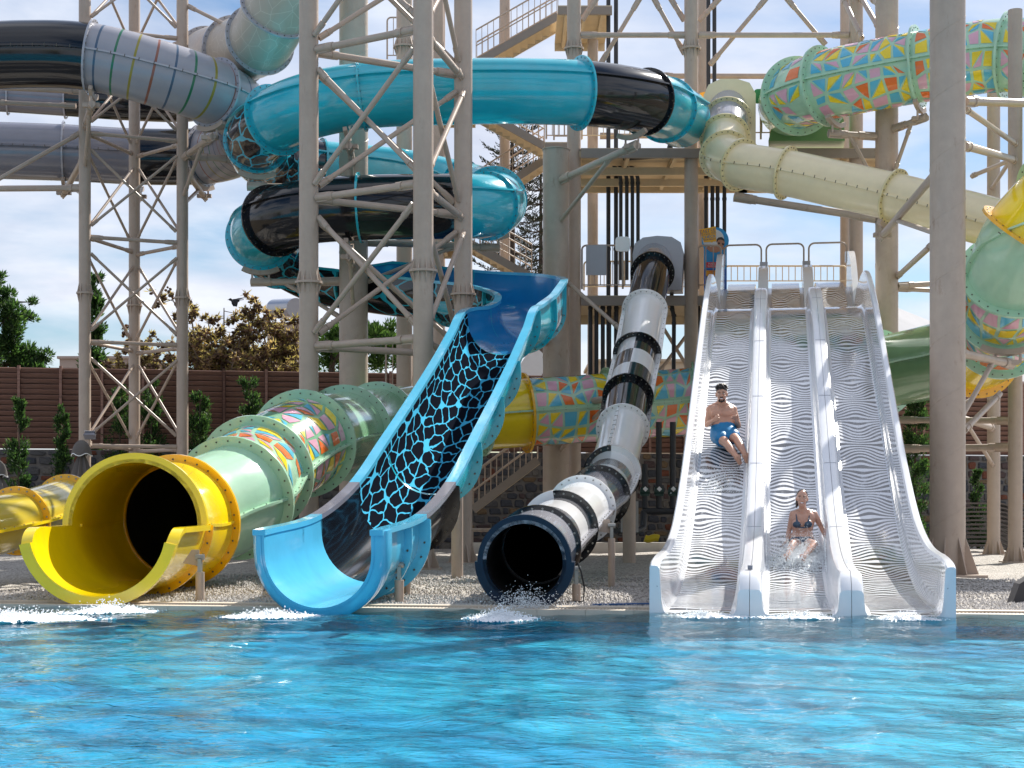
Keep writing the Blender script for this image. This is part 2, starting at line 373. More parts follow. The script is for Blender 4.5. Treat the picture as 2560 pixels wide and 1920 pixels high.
# water
def water_mat():
    m = bpy.data.materials.new('pool_water'); m.use_nodes = True; nt = m.node_tree; nt.nodes.clear(); L = nt.links
    out = nt.nodes.new('ShaderNodeOutputMaterial'); tc = nt.nodes.new('ShaderNodeTexCoord')
    mp = N(nt, 'ShaderNodeMapping'); mp.inputs['Scale'].default_value = (1.0, 1.7, 1.0); L.new(tc.outputs['Object'], mp.inputs[0])
    n1 = N(nt, 'ShaderNodeTexNoise', Scale=5.0, Detail=3.0, Roughness=0.5, Distortion=0.8); L.new(mp.outputs[0], n1.inputs['Vector'])
    n2 = N(nt, 'ShaderNodeTexNoise', Scale=14.0, Detail=2.0, Roughness=0.5, Distortion=0.5); L.new(mp.outputs[0], n2.inputs['Vector'])
    h = mathn(nt, 'MULTIPLY_ADD', n2.outputs[0], 0.22, n1.outputs[0])
    bp = N(nt, 'ShaderNodeBump', Strength=0.30, Distance=0.06); L.new(h, bp.inputs['Height'])
    fr = N(nt, 'ShaderNodeFresnel', IOR=1.27); L.new(bp.outputs[0], fr.inputs['Normal'])
    gl = N(nt, 'ShaderNodeBsdfGlossy', Roughness=0.02); L.new(bp.outputs[0], gl.inputs['Normal'])
    tr = N(nt, 'ShaderNodeBsdfTransparent'); tr.inputs[0].default_value = (0.90, 0.99, 1.0, 1)
    rf = N(nt, 'ShaderNodeBsdfRefraction', IOR=1.33, Roughness=0.0); rf.inputs[0].default_value = (0.90, 0.99, 1.0, 1); L.new(bp.outputs[0], rf.inputs['Normal'])
    m1 = N(nt, 'ShaderNodeMixShader'); m1.inputs[0].default_value = 0.12; L.new(tr.outputs[0], m1.inputs[1]); L.new(rf.outputs[0], m1.inputs[2])
    m2 = N(nt, 'ShaderNodeMixShader'); L.new(fr.outputs[0], m2.inputs[0]); L.new(m1.outputs[0], m2.inputs[1]); L.new(gl.outputs[0], m2.inputs[2])
    L.new(m2.outputs[0], out.inputs[0]); return m
M['water'] = water_mat()
xs = np.arange(-9.0, 9.01, 0.06); ys = np.arange(6.4, 22.6, 0.06)
X, Y = np.meshgrid(xs, ys)
def wave(X, Y):
    z = np.zeros_like(X); r2 = np.random.default_rng(3)
    for lam, amp, n in ((2.4, 0.011, 6), (1.05, 0.0062, 9), (0.55, 0.0030, 14), (0.30, 0.0013, 14)):
        for _ in range(n):
            a = r2.uniform(0, TAU); l = lam * r2.uniform(0.75, 1.3); k = TAU / l
            kx, ky = k * math.cos(a), k * math.sin(a); ph = r2.uniform(0, TAU)
            env = 0.6 + 0.4 * np.sin(X * r2.uniform(0.2, 0.9) + Y * r2.uniform(0.2, 0.9) + r2.uniform(0, 6))
            z += amp * 0.95 * env * np.sin(kx * X + ky * Y + ph)
    return z
Z = wave(X, Y); fade = np.minimum(1, np.minimum(X + 9, 9 - X) / 0.8) * np.minimum(1, (Y - 6.4) / 0.8 + 0.0); fade = np.clip(fade, 0, 1)
WZ = Z * fade
nx, ny = len(xs), len(ys); idx = np.arange(nx * ny).reshape(ny, nx)
vv = np.stack([X.ravel(), Y.ravel(), WZ.ravel()], 1).tolist()
keep = ((Y[:-1, :-1] - 19.1) * CT + (X[:-1, :-1] - 3.44) * ST) < 0.35
quads = np.stack([idx[:-1, :-1], idx[:-1, 1:], idx[1:, 1:], idx[1:, :-1]], -1)[keep].tolist()
g = MB(); g.add(vv, quads)
for (x0, x1, y0, y1) in ((-42, 42, -22, 6.4), (-42, -9, 6.4, 28), (9, 42, 6.4, 14)):
    g.add([(x0, y0, 0), (x1, y0, 0), (x1, y1, 0), (x0, y1, 0)], [(0, 1, 2, 3)])
g.add([(9, 14, 0), (42, 14, 0), (42, 12.5, 0), (9, 18.19, 0)], [(0, 1, 3)])
struct('water', g, M['water'], 180)

# ================================================================== SLIDES
def mk_mosaic(name): return [mat('mosaic_yellow', (0.86, 0.62, 0.01), var=0.05, **GEL), mat('mosaic_blue', (0.10, 0.46, 0.64), var=0.05, **GEL), mat('mosaic_orange', (0.80, 0.16, 0.02), var=0.05, **GEL), mat('mosaic_pink', (0.72, 0.38, 0.48), var=0.05, **GEL)]
MOS = mk_mosaic('m')
def mosaic(mb, path, l0, l1, R, cell=0.44, seed=1, amin=0.0, amax=TAU, margin=0.10):
    r = random.Random(seed); W_ = (amax - amin) * R; nx = max(4, round(W_ / cell)); ny = max(1, round((l1 - l0 - 2 * margin) / (cell * 0.92)))
    pts = {}
    for i in range(nx + 1):
        for j in range(ny + 1):
            jx = r.uniform(-0.30, 0.30) if 0 < i < nx else 0; jy = r.uniform(-0.30, 0.30) if 0 < j < ny else 0
            pts[i, j] = ((i + jx) / nx * W_, (j + jy) / ny * (l1 - l0 - 2 * margin) + l0 + margin)
    last = -1
    for i in range(nx):
        for j in range(ny):
            q = [pts[i, j], pts[i + 1, j], pts[i + 1, j + 1], pts[i, j + 1]]; k = r.random()
            if k < 0.30: ps = [[q[0], q[1], q[2]], [q[0], q[2], q[3]]]
            elif k < 0.60: ps = [[q[0], q[1], q[3]], [q[1], q[2], q[3]]]
            else: ps = [q]
            for p in ps:
                if r.random() < 0.05: continue
                c = r.choice([x for x in (0, 0, 1, 1, 2, 3, 3) if x != last]); last = c
                cx, cy = sum(a for a, b in p) / len(p), sum(b for a, b in p) / len(p)
                out = []
                for a, b in p:
                    d = math.hypot(a - cx, b - cy); f = max(0.3, 1 - 0.056 / max(d, 0.01)); out.append((cx + (a - cx) * f, cy + (b - cy) * f))
                n = len(out); ring1 = []
                for e in range(n):
                    (a, b), (a2, b2) = out[e], out[(e + 1) % n]
                    for t in (0, 1 / 3, 2 / 3): ring1.append((a + (a2 - a) * t, b + (b2 - b) * t))
                ring2 = [(cx + (a - cx) * 0.5, cy + (b - cy) * 0.5) for a, b in ring1]
                vv = []
                for a, b in ring1 + ring2 + [(cx, cy)]:
                    ce, t, rr, u = path.frame(b); an = amin + a / R; vv.append(ce + (rr * math.cos(an) + u * math.sin(an)) * (R + 0.007))
                m = len(ring1); fs = [(e, (e + 1) % m, m + (e + 1) % m, m + e) for e in range(m)] + [(m + e, m + (e + 1) % m, 2 * m) for e in range(m)]
                mb.add(vv, fs, None, c)
    return mb
def web_b(bg, fg, sx=2.6, sy=1.5, th=0.085):
    def f(nt, tc):
        mp = N(nt, 'ShaderNodeMapping'); mp.inputs['Scale'].default_value = (sx, sy, 1); nt.links.new(tc.outputs['UV'], mp.inputs[0])
        n = N(nt, 'ShaderNodeTexNoise', Scale=1.3, Detail=1.0); nt.links.new(mp.outputs[0], n.inputs['Vector'])
        ad = nt.nodes.new('ShaderNodeMixRGB'); ad.blend_type = 'ADD'; ad.inputs[0].default_value = 0.55; nt.links.new(mp.outputs[0], ad.inputs[1]); nt.links.new(n.outputs['Color'], ad.inputs[2])
        v = N(nt, 'ShaderNodeTexVoronoi', feature='DISTANCE_TO_EDGE', voronoi_dimensions='2D', Scale=1.0, Randomness=1.0); nt.links.new(ad.outputs[0], v.inputs['Vector'])
        n2 = N(nt, 'ShaderNodeTexNoise', Scale=3.0, Detail=1.0); nt.links.new(mp.outputs[0], n2.inputs['Vector'])
        d = mathn(nt, 'SUBTRACT', v.outputs['Distance'], mathn(nt, 'MULTIPLY_ADD', n2.outputs[0], 0.10, -0.03))
        v1 = N(nt, 'ShaderNodeTexVoronoi', feature='F1', voronoi_dimensions='2D', Scale=1.0, Randomness=1.0); nt.links.new(ad.outputs[0], v1.inputs['Vector'])
        d = mathn(nt, 'MINIMUM', d, mathn(nt, 'MULTIPLY_ADD', v1.outputs['Distance'], -0.40, 0.31))
        return mixc(nt, ramp(nt, d, [(th - 0.064, (0, 0, 0)), (th - 0.052, (1, 1, 1))]), fg, bg)
    return f
M['web'] = mat('black_and_blue_web_print', (0, 0, 0), rough=0.3, spec=0.0, coat=0.0, var=0, build=web_b((0.008, 0.010, 0.016), (0.07, 0.44, 0.68), 4.8, 1.7, 0.084))
M['web_out'] = mat('teal_web_print', (0, 0, 0), rough=0.14, coat=0.5, var=0, build=web_b((0.008, 0.009, 0.013), (0.025, 0.40, 0.55), 2.4, 1.5))

class Slide:
    """a tube flume: an Empty that parents tube sections, flanges, seams and bolts"""
    def __init__(s, name, pts, R, label, step=0.25, fl=0.17, group='water slides'):
        s.path = spline(pts); s.R = R; s.fl = fl
        s.root = empty(name, s.path.at(0), label, 'water slide', group); s.bolts = MB()
    def sec(s, k0, k1, m, inner=None, n=40, name='tube_section'):
        l0, l1 = s.k(k0), s.k(k1); mb = MB(); tube(mb, s.path, l0, l1, s.R, n); ms = [m]
        if inner: tube(mb, s.path, l0, l1, s.R - 0.03, n, mi=1, flip=True); ms.append(inner)
        return mb.build(name, ms, s.root, 60)
    def k(s, x):
        if isinstance(x, tuple): return s.path.k[x[0]] + x[1]
        i = int(math.floor(x)); f = x - i
        return s.path.k[i] if f == 0 else s.path.k[i] * (1 - f) + s.path.k[i + 1] * f
    def flange(s, k, m, nb=28, th=0.06, fl=None, bolts=True, **kw):
        fl = s.fl if fl is None else fl; l = s.k(k); mb = MB(); ring(mb, s.path, l, s.R - 0.02, s.R + fl, th, **kw); o = mb.build('flange', m, s.root)
        if bolts: ring_bolts(s.bolts, s.path, l, s.R + fl * 0.55, nb, th)
        return o
    def seams(s, k0, k1, angs, m, w=0.09, bolts=True):
        l0, l1 = s.k(k0), s.k(k1)
        for a in angs:
            mb = MB(); seam(mb, s.path, l0, l1, s.R, a, w); mb.build('seam_rib', m, s.root)
            if bolts: seam_bolts(s.bolts, s.path, l0, l1, s.R, a)
    def mosaic(s, k0, k1, seed, cell=0.37, margin=0.10):
        mb = MB(); mosaic(mb, s.path, s.k(k0), s.k(k1), s.R, cell, seed, 0.06, math.pi - 0.06, margin); mosaic(mb, s.path, s.k(k0), s.k(k1), s.R, cell, seed + 50, math.pi + 0.06, TAU - 0.06, margin)
        return mb.build('mosaic_print', MOS, s.root, 60)
    def done(s, m=None):
        if s.bolts.v: tag(s.bolts.build('bolts', m or M['bolt'], s.root, 30), kind='stuff')

# ---- S1: the raft tube that ends in the big yellow exit, and runs behind everything back up to the tower
s1p = [(-5.42, 20.9, 1.04), (-5.40, 22.9, 1.05), (-5.34, 25.5, 1.09), P(585, 1246, 27.0), P(640, 1184, 28.9), P(758, 1109, 31.4), P(862, 1082, 35.5), P(945, 1064, 38.8), P(1090, 1048, 41.3), P(1200, 1040, 42.0),
       P(1313, 1032, 42.3), P(1520, 1018, 42.8), P(1740, 1002, 43.2), P(2000, 970, 42.0), P(2210, 930, 40.0), P(2330, 905, 38.4), P(2440, 880, 36.6), P(2500, 830, 34.9), P(2515, 770, 33.6), P(2530, 690, 32.4), P(2575, 590, 31.6), P(2660, 500, 31.6),
       P(2760, 420, 33), P(2810, 330, 36), P(2760, 240, 38.2), P(2620, 150, 39.6), P(2515, 138, 40.2), P(2295, 168, 41.2), P(2060, 215, 42.4), P(1995, 240, 43.4), P(1975, 262, 44.8)]
A = Slide('water_slide', s1p, 0.90, 'long mint mosaic raft tube ending in a wide open yellow exit')
RT = A.root; M['box2'] = mat('sage_gelcoat', (0.17, 0.34, 0.17), var=0.06, dirt=0.06, **GEL)
mb = MB(); l0, l1, l2 = A.k(0), A.k(1), A.k(2)
FR = 0.55                                       # the front corners of the trough are rounded off
def cut(l): x = min(1.0, max(0.0, (l - l0) / FR)); return 0.50 * (1 - math.sqrt(max(0.0, 1 - (1 - x) ** 2)))
for rr_, fl_ in ((0.90, True), (0.955, False)):
    mb.grid([arcpts(A.path, l, rr_, math.pi + cut(l), TAU - cut(l), 40) for l in stations(l0, l0 + FR, 0.05)], None, 0, fl_)
for k_ in (0, 40):
    mb.grid([[arcpts(A.path, l, R, math.pi + cut(l), TAU - cut(l), 40)[k_] for l in stations(l0, l0 + FR, 0.05)] for R in (0.90, 1.05)])
    mb.grid([[arcpts(A.path, l, 1.05, math.pi + cut(l) + w_, TAU - cut(l) - w_, 40)[k_] for l in stations(l0, l0 + FR, 0.05)] for w_ in (0.0, 0.07)])
shell(mb, A.path, l0 + FR, l2, 0.90, 0.955, math.pi, TAU, 40)
shell(mb, A.path, l0, l0 + 0.16, 0.90, 1.05, math.pi + cut(l0 + 0.1), TAU - cut(l0 + 0.1), 44)
shell(mb, A.path, l0 + FR, l1 + 0.2, 0.955, 1.05, TAU - 0.07, TAU + 0.003, 3); shell(mb, A.path, l0 + FR, l1 + 0.2, 0.955, 1.05, math.pi - 0.003, math.pi + 0.07, 3)
mb.build('exit_trough', M['yellow'], RT, 40)
mb = MB(); shell(mb, A.path, l1, l2, 0.90, 0.955, 0.0, math.pi, 40); shell(mb, A.path, l1, l1 + 0.10, 0.90, 1.04, 0.0, math.pi, 44)
mb.build('exit_hood', M['yellow'], RT, 40)
mb = MB(); ring(mb, A.path, l1 + 0.35, 0.95, 1.06, 0.05, 30, a0=math.pi, a1=TAU); mb.build('flange', M['amber'], RT); ring_bolts(A.bolts, A.path, l1 + 0.35, 1.01, 18, a0=math.pi, a1=TAU)
A.flange(2, M['amber'], 30); A.seams(1.2, 2, (0, math.pi), M['yellow'])
mm = [M['mint'], M['mint'], M['mint'], M['mint'], M['mintd'], M['mintd'], M['mintd'], M['mintd'], M['mintd'], M['yellow'], M['mint'], M['mint'], M['mint'], M['box2'], M['box2'], M['box2'], M['yellow'], M['mint'], M['mint'], M['mint'], M['yellow'], M['yellow'], M['mint'], M['mint'], M['mint'], M['mint'], M['mint'], M['mint'], M['mint'], M['mint'], M['mint']]
for i in range(2, 30):
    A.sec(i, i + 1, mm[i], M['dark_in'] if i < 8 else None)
for i in (3, 4, 5, 6, 7, 9, 11, 12, 13, 14, 17, 18, 19, 21, 22, 23, 24, 25, 26, 27, 28, 29):
    A.flange(i, M['mint'] if i not in (11, 12) else M['mintd'], 30)
for i in (10, 16, 20): A.flange(i, M['amber'], 30)
A.seams(2, 9, (0, math.pi), M['mint']); A.seams(9, 29, (0, math.pi), M['mint'])
for a, b, sd in ((3, 4, 3), (4, 5, 9), (10, 11, 21), (11, 12, 22), (12, 13, 23), (17, 18, 31), (18, 19, 33), (25, 26, 39), (26, 27, 41), (27, 28, 43), (28, 29, 47)): A.mosaic(a, b, sd)
A.done()
# ---- S2: blue spiral that opens into a chute
s2t = [P(1705, 296, 43.0), P(1665, 275, 41.6), P(1615, 255, 40.4), P(1450, 233, 39.0), P(1160, 229, 38.6), P(905, 240, 38.5), P(770, 266, 38.6), P(690, 300, 39.1), P(642, 352, 40.6), P(674, 402, 42.2), P(800, 424, 43.2), P(1000, 445, 43.3), P(1150, 478, 42.6), P(1233, 503, 41.2),
       P(1218, 515, 39.6), P(1135, 516, 38.8), P(900, 520, 38.6), P(765, 530, 38.8), P(685, 552, 39.4), P(652, 592, 40.9), P(700, 645, 42.6)]
B = Slide('water_slide', s2t, 0.78, 'blue and black spiral tube that opens into a steep webbed chute', fl=0.13)
RB = B.root
cols = ['teal', 'teal', 'black', 'teal', 'teal', 'teal', 'teal', 'teal', 'web_out', 'web_out', 'teal', 'teal', 'teal', 'teal', 'teal', 'black', 'black', 'black', 'teal', 'teal']
for i in range(20):
    if i in (7, 8, 19):
        mb = MB(); tube(mb, B.path, B.k(i), B.k(i + 1), B.R, 20, a0=R_(23), a1=R_(157)); mb.build('tube_section', M['teal'], RB, 60)
        mb = MB(); tube(mb, B.path, B.k(i), B.k(i + 1), B.R, 24, a0=R_(157), a1=R_(383)); mb.build('tube_section', M['web_out'], RB, 60)
    else: B.sec(i, i + 1, M[cols[i]])
for i in (1, 2, 3, 4, 5, 7, 8, 10, 12, 13, 14, 15, 16, 18, 19, 20): B.flange(i, M['black'] if i in (2, 18) else M['teal'], 26, 0.05, 0.12 if i in (3, 7, 13, 18, 19) else 0.07)
for a, b in ((0, 2), (3, 15), (18, 20)): B.seams(a, b, (R_(157), R_(23)), M['teal'], 0.07, False)
for a, b in ((2, 3), (15, 18)): B.seams(a, b, (R_(157), R_(23)), M['black'], 0.05, False)
# open trough and chute
xa = lambda y: -2.36 + 0.16 * (y - 20)
tr = [P(700, 645, 42.6), P(790, 690, 43.0), P(890, 708, 42.2), P(1010, 723, 41.0), P(1130, 738, 39.9), P(1250, 750, 38.7), P(1306, 762, 37.5), P(1328, 777, 36.2), P(1304, 794, 34.9), (xa(33.3) - 0.02, 33.3, 5.16), (xa(31.9), 31.9, 4.55), (xa(30.4), 30.4, 3.86), (xa(28.5), 28.5, 3.05), (xa(26.3), 26.3, 2.16), (xa(24.4), 24.4, 1.42), (xa(22.3), 22.3, 0.93), (xa(19.75), 19.75, 0.74)]
TP = spline(tr)
def trough(mb, l0, l1, R, wl, wr, mi=0, flip=False, off=0.0, cap=False):
    """U section: half circle and upright walls of height wl (left of the flow) and wr"""
    rows, uvs = [], []
    for l in stations(l0, l1, 0.16):
        c, t, r, u = TP.frame(l); a, b = wl(l), wr(l); row, uv = [], []
        RR = R + off; x = 0.0
        for k in range(4): row.append(c - r * RR + u * (a * (1 - k / 4))); uv.append((-1.13 - a * (1 - k / 4), l))
        for k in range(25):
            an = math.pi + math.pi * k / 24; row.append(c + r * math.cos(an) * RR + u * math.sin(an) * RR); uv.append((-1.13 + 2.26 * k / 24, l))
        for k in range(1, 5): row.append(c + r * RR + u * (b * k / 4)); uv.append((1.13 + b * k / 4, l))
        rows.append(row); uvs.append(uv)
    mb.grid(rows, uvs, mi, flip); return rows
l_turn0, l_turn1 = TP.k[4], TP.k[9]
def wl(l): return 0.27 + 0.42 * max(0.0, min(1, (l - TP.k[1]) / 2.0)) * max(0.0, min(1, (TP.k[8] + 1.2 - l) / 2.4))
def wr(l): return 0.27
TR = 0.68
def chute(k0, k1, m_in, m_out, nm='chute_section'):
    mb = MB(); trough(mb, TP.k[k0], TP.k[k1], TR, wl, wr, 0, True); trough(mb, TP.k[k0], TP.k[k1], TR, wl, wr, 1, False, 0.04); return mb.build(nm, [m_in, m_out], RB, 60)
chute(0, 4, M['deep'], M['web_out']); chute(4, 8, M['deep'], M['web_out']); chute(8, 9, M['deep'], M['teal']); chute(9, 14, M['web'], M['teal']); chute(14, 15, M['black'], M['black']); chute(15, 16, M['sky'], M['sky'], 'exit_section')
def rails(k0, k1, m):
    l0, l1 = TP.k[k0], TP.k[k1]
    for sgn, w in ((-1, wl), (1, wr)):
        q = [[] for _ in range(4)]
        for l in stations(l0, l1, 0.16):
            c, t, r, u = TP.frame(l); h = w(l)
            for i, (x, y) in enumerate(((-0.015, -0.05), (0.15, -0.05), (0.15, 0.02), (-0.015, 0.02))): q[i].append(c + r * sgn * (TR + x) + u * (h + y))
        mb = MB()
        for i in range(4): mb.grid([q[i], q[(i + 1) % 4]])
        for k in (0, -1): mb.add([q[i][k] for i in range(4)], [(0, 1, 2, 3)])
        mb.build('rail', m, RB, 40)
rails(0, 4, M['teal']); rails(4, 9, M['sky']); rails(9, 14, M['sky']); rails(14, 15, M['slate']); rails(15, 16, M['sky'])
def uflange(l, m, w=0.16, th=0.06):
    c, t, r, u = TP.frame(l); mb = MB(); inn, outn = [], []
    pts = [(-TR, wl(l))] + [(TR * math.cos(math.pi + math.pi * k / 24), TR * math.sin(math.pi + math.pi * k / 24)) for k in range(25)] + [(TR, wr(l))]
    o2 = [(-(TR + w), wl(l) - 0.06)] + [((TR + w) * math.cos(math.pi + math.pi * k / 24), (TR + w) * math.sin(math.pi + math.pi * k / 24)) for k in range(25)] + [(TR + w, wr(l) - 0.06)]
    fr = []
    for dz in (-th / 2, th / 2): fr.append([[c + t * dz + r * x + u * y for x, y in pts], [c + t * dz + r * x + u * y for x, y in o2]])
    mb.grid(fr[0]); mb.grid(fr[1]); mb.grid([fr[0][1], fr[1][1]]); mb.grid([fr[0][0], fr[1][0]]); mb.build('flange', m, RB)
    for k in range(1, 24, 2):
        an = math.pi + math.pi * k / 24; p = c + r * math.cos(an) * (TR + w * 0.6) + u * math.sin(an) * (TR + w * 0.6); B.bolts.cyl(p - t * (th / 2 + 0.016), p + t * (th / 2 + 0.016), 0.016, n=6)
for k, m in ((2, 'teal'), (4, 'teal'), (5.5, 'teal'), (7, 'teal'), (8, 'teal'), (9, 'teal'), (11, 'teal'), (12, 'teal'), (13, 'teal'), (14, 'black'), (15, 'sky')):
    i = int(k); uflange(TP.k[i] + (k - i) * (TP.k[i + 1] - TP.k[i]), M[m], 0.2 if i >= 9 else 0.12)
uflange(TP.k[15] + 0.9, M['sky'], 0.14)
# broad rounded front edge of the exit
c, t, r, u = TP.frame(TP.len); mb = MB(); l = TP.len; w = 0.17
prof = [(0, 0), (0.05, -0.012), (0.11, -0.03), (w, -0.09), (w, -0.40), (0.06, -0.40)]
U = [(-1, 0, wl(l)), (-1, 0, wl(l) * 0.5)] + [(math.cos(math.pi + math.pi * k / 28), math.sin(math.pi + math.pi * k / 28), 0) for k in range(29)] + [(1, 0, wr(l) * 0.5), (1, 0, wr(l))]
rows = [[c + t * dz + r * x * (TR + dr) + u * (y * (TR + dr) + h) for (x, y, h) in U] for dr, dz in prof]
mb.grid(rows)
for k in (0, -1): mb.add([rw[k] for rw in rows], [tuple(range(len(rows)))])
mb.build('exit_lip', M['sky'], RB, 50)
B.done()

# ---- S3: black and white body tube
s3p = [P(1311, 1405, 20.4), P(1345, 1370, 22.1), P(1399, 1323, 24.5), P(1454, 1274, 27.6), P(1497, 1241, 30.2), P(1530, 1184, 33.0), P(1557, 1072, 35.6), P(1570, 992, 37.2), P(1593, 886, 39.2), P(1612, 776, 41.4), P(1631, 682, 43.2), P(1636, 648, 45.0)]
def chk(nt, tc):
    u, v = uvn(nt, tc)
    a = mathn(nt, 'GREATER_THAN', mathn(nt, 'SINE', mathn(nt, 'MULTIPLY_ADD', u, 2.0 / 0.49, 0.0)), 0.0)
    b = mathn(nt, 'GREATER_THAN', mathn(nt, 'SINE', mathn(nt, 'MULTIPLY', v, 4.1)), 0.0)
    x = mathn(nt, 'ABSOLUTE', mathn(nt, 'SUBTRACT', a, b)); return mixc(nt, x, (0.80, 0.80, 0.80), (0.012, 0.013, 0.016))
def band(nt, tc):
    u, v = uvn(nt, tc); b = mathn(nt, 'GREATER_THAN', mathn(nt, 'SINE', mathn(nt, 'MULTIPLY', v, 3.4)), 0.1); return mixc(nt, b, (0.80, 0.80, 0.80), (0.16, 0.16, 0.17))
M['check'] = mat('checkered_gelcoat', (1, 1, 1), var=0.03, build=chk, **GEL); M['band'] = mat('banded_grey_white_gelcoat', (1, 1, 1), var=0.03, build=band, **GEL)
D = Slide('water_slide', s3p, 0.49, 'black and white checkered body tube with a round navy exit', fl=0.11); RD = D.root
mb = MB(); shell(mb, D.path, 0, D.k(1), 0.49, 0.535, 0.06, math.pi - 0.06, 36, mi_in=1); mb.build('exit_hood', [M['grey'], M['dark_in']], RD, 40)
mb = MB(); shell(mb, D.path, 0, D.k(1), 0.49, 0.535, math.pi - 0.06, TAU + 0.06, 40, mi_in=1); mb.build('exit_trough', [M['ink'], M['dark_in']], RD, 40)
mb = MB(); shell(mb, D.path, -0.0, 0.10, 0.49, 0.605, 0.0, math.pi, 44, 0.1); mb.build('exit_lip', M['ink'], RD, 40)
mb = MB(); shell(mb, D.path, -0.0, 0.15, 0.49, 0.64, math.pi, TAU, 44, 0.1); mb.build('exit_lip', M['ink'], RD, 40)
for i, m in enumerate(['grey', 'band', 'white', 'slate', 'band', 'white', 'black', 'check', 'white', 'black', 'grey']):
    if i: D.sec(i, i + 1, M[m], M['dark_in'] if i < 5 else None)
for i, m in ((1, 'black'), (2, 'black'), (3, 'white'), (4, 'black'), (5, 'black'), (6, 'white'), (7, 'black'), (8, 'black'), (9, 'white'), (10, 'black')): D.flange(i, M[m], 24, 0.05)
mb = MB(); shell(mb, D.path, D.k(2) - 0.05, D.k(2) + 0.05, 0.45, 0.61, math.pi * 0.55, math.pi * 1.0, 14); mb.build('flange', M['white'], RD)
mb = MB(); shell(mb, D.path, D.k(5) - 0.05, D.k(5) + 0.05, 0.45, 0.61, -0.2, math.pi * 0.5, 14); mb.build('flange', M['white'], RD)
for a, b, m in ((1, 3, 'grey'), (3, 5, 'white'), (6, 7, 'black'), (7, 8, 'check'), (8, 9, 'white')): D.seams(a, b, (0, math.pi), M[m], 0.1)
D.seams(5, 6, (math.pi * 0.55,), M['white'], 0.05)
D.done(M['boltl'])
c, t, r, u = D.path.frame(D.path.len); mb = MB()
poly = []
for (x, z) in ((-0.60, -0.92), (0.72, -0.92), (0.78, 0.1), (0.70, 0.40), (0.45, 0.56), (0.05, 0.60), (-0.35, 0.56), (-0.58, 0.40), (-0.64, 0.1)): poly.append(c + Vector((x * CT, -x * ST, z)) - Vector((0, 0.35, 0)))
mb.prism(poly, Vector((ST, CT, 0)) * 0.9); mb.build('entrance_box', M['grey'], RD, 40)
# ---- S5: cream body tube from the upper deck
E = Slide('water_slide', [P(1818, 268, 44.6), P(1818, 302, 43.7), P(1813, 345, 42.6), P(1812, 388, 41.6), P(1850, 412, 40.8), P(1965, 432, 40.1), P(2100, 462, 39.4), P(2235, 492, 38.6), P(2420, 540, 37.2), P(2580, 585, 35.8), P(2760, 640, 34.5)], 0.57, 'cream body tube falling sideways from the upper deck to the frame edge', fl=0.11)
for i in range(10): E.sec(i, i + 1, M['grey'] if i in (0, 1) else M['cream'])
for i in (1, 2, 3, 4, 5, 7, 9): E.flange(i, M['cream_d'], 26, 0.05)
E.seams(3, 10, (0, math.pi), M['cream'], 0.05); E.done()
c = E.path.at(0); mb = MB(); poly = [c + Vector((x, -0.5, z)) for (x, z) in ((-0.72, -1.25), (0.72, -1.25), (0.72, 0.25), (0.55, 0.55), (0.2, 0.66), (-0.25, 0.66), (-0.58, 0.5), (-0.72, 0.2))]
mb.prism(poly, (0.1, 0.95, 0)); mb.build('entrance_box', M['cream'], E.root, 40)
mb = MB(); c, t, r, u = A.path.frame(A.path.len - 0.2)
poly = [P(x, y, 44.6) for x, y in ((1921, 352), (2112, 352), (2110, 300), (2080, 250), (2040, 225), (1995, 218), (1960, 235), (1938, 280))]
mb.prism(poly, (0.15, 0.9, 0)); mb.build('entrance_box', M['box_green'], A.root, 40)
# ---- S6: grey and black tube with rainbow hoops on the far left tower
def hoops(nt, tc):
    u, v = uvn(nt, tc); ph = mathn(nt, 'MULTIPLY', v, 1 / 0.42); fr = mathn(nt, 'FRACT', ph); k = mathn(nt, 'MODULO', mathn(nt, 'FLOOR', ph), 4.0)
    col = ramp(nt, mathn(nt, 'DIVIDE', k, 4.0), [(0, (0.26, 0.22, 0.02)), (0.2, (0.24, 0.08, 0.05)), (0.45, (0.04, 0.09, 0.16)), (0.7, (0.01, 0.15, 0.07))], 'CONSTANT')
    return mixc(nt, mathn(nt, 'LESS_THAN', fr, 0.12), (0.30, 0.30, 0.34), col)
M['hoop'] = mat('grey_gelcoat_with_coloured_hoops', (1, 1, 1), var=0.04, dirt=0.08, build=hoops, rough=0.28, coat=0.2)
Fs = Slide('water_slide', [P(-160, 150, 40.0), P(60, 136, 39.8), P(228, 143, 39.7), P(400, 186, 40.0), P(535, 232, 40.8), P(612, 285, 42.6), P(628, 330, 44.6), P(585, 372, 46.4), P(510, 390, 47.2), P(350, 392, 47.4), P(160, 382, 47.0), P(-20, 376, 46.6), P(-200, 372, 46.2)], 0.82, 'grey and black tube with coloured hoops looping past the far tower', fl=0.10)
for i, m in enumerate(['black', 'black', 'hoop', 'hoop', 'hoop', 'hoop', 'hoop', 'hoop', 'black', 'slate', 'slate', 'slate']): Fs.sec(i, i + 1, M[m])
for i in (2, 4, 6, 8, 10, 11): Fs.flange(i, M['grey'], 26, 0.05)
Fs.seams(0, 2, (0,), M['black'], 0.05); Fs.seams(2, 8, (0, math.pi), M['grey'], 0.05); Fs.seams(9, 12, (0, math.pi), M['slate'], 0.05); Fs.done()
G2 = Slide('water_slide', [P(-150, 225, 49.5), P(20, 236, 50), P(165, 246, 50.3), P(300, 256, 50.5), P(450, 262, 51.5), P(540, 250, 54)], 0.55, 'dark grey tube half hidden behind the rainbow hooped tube', fl=0.09)
for i, m in enumerate(['slate', 'slate', 'black', 'black', 'black']): G2.sec(i, i + 1, M[m])
for i in (1, 2): G2.flange(i, M['grey'], 22, 0.05)
G2.done()
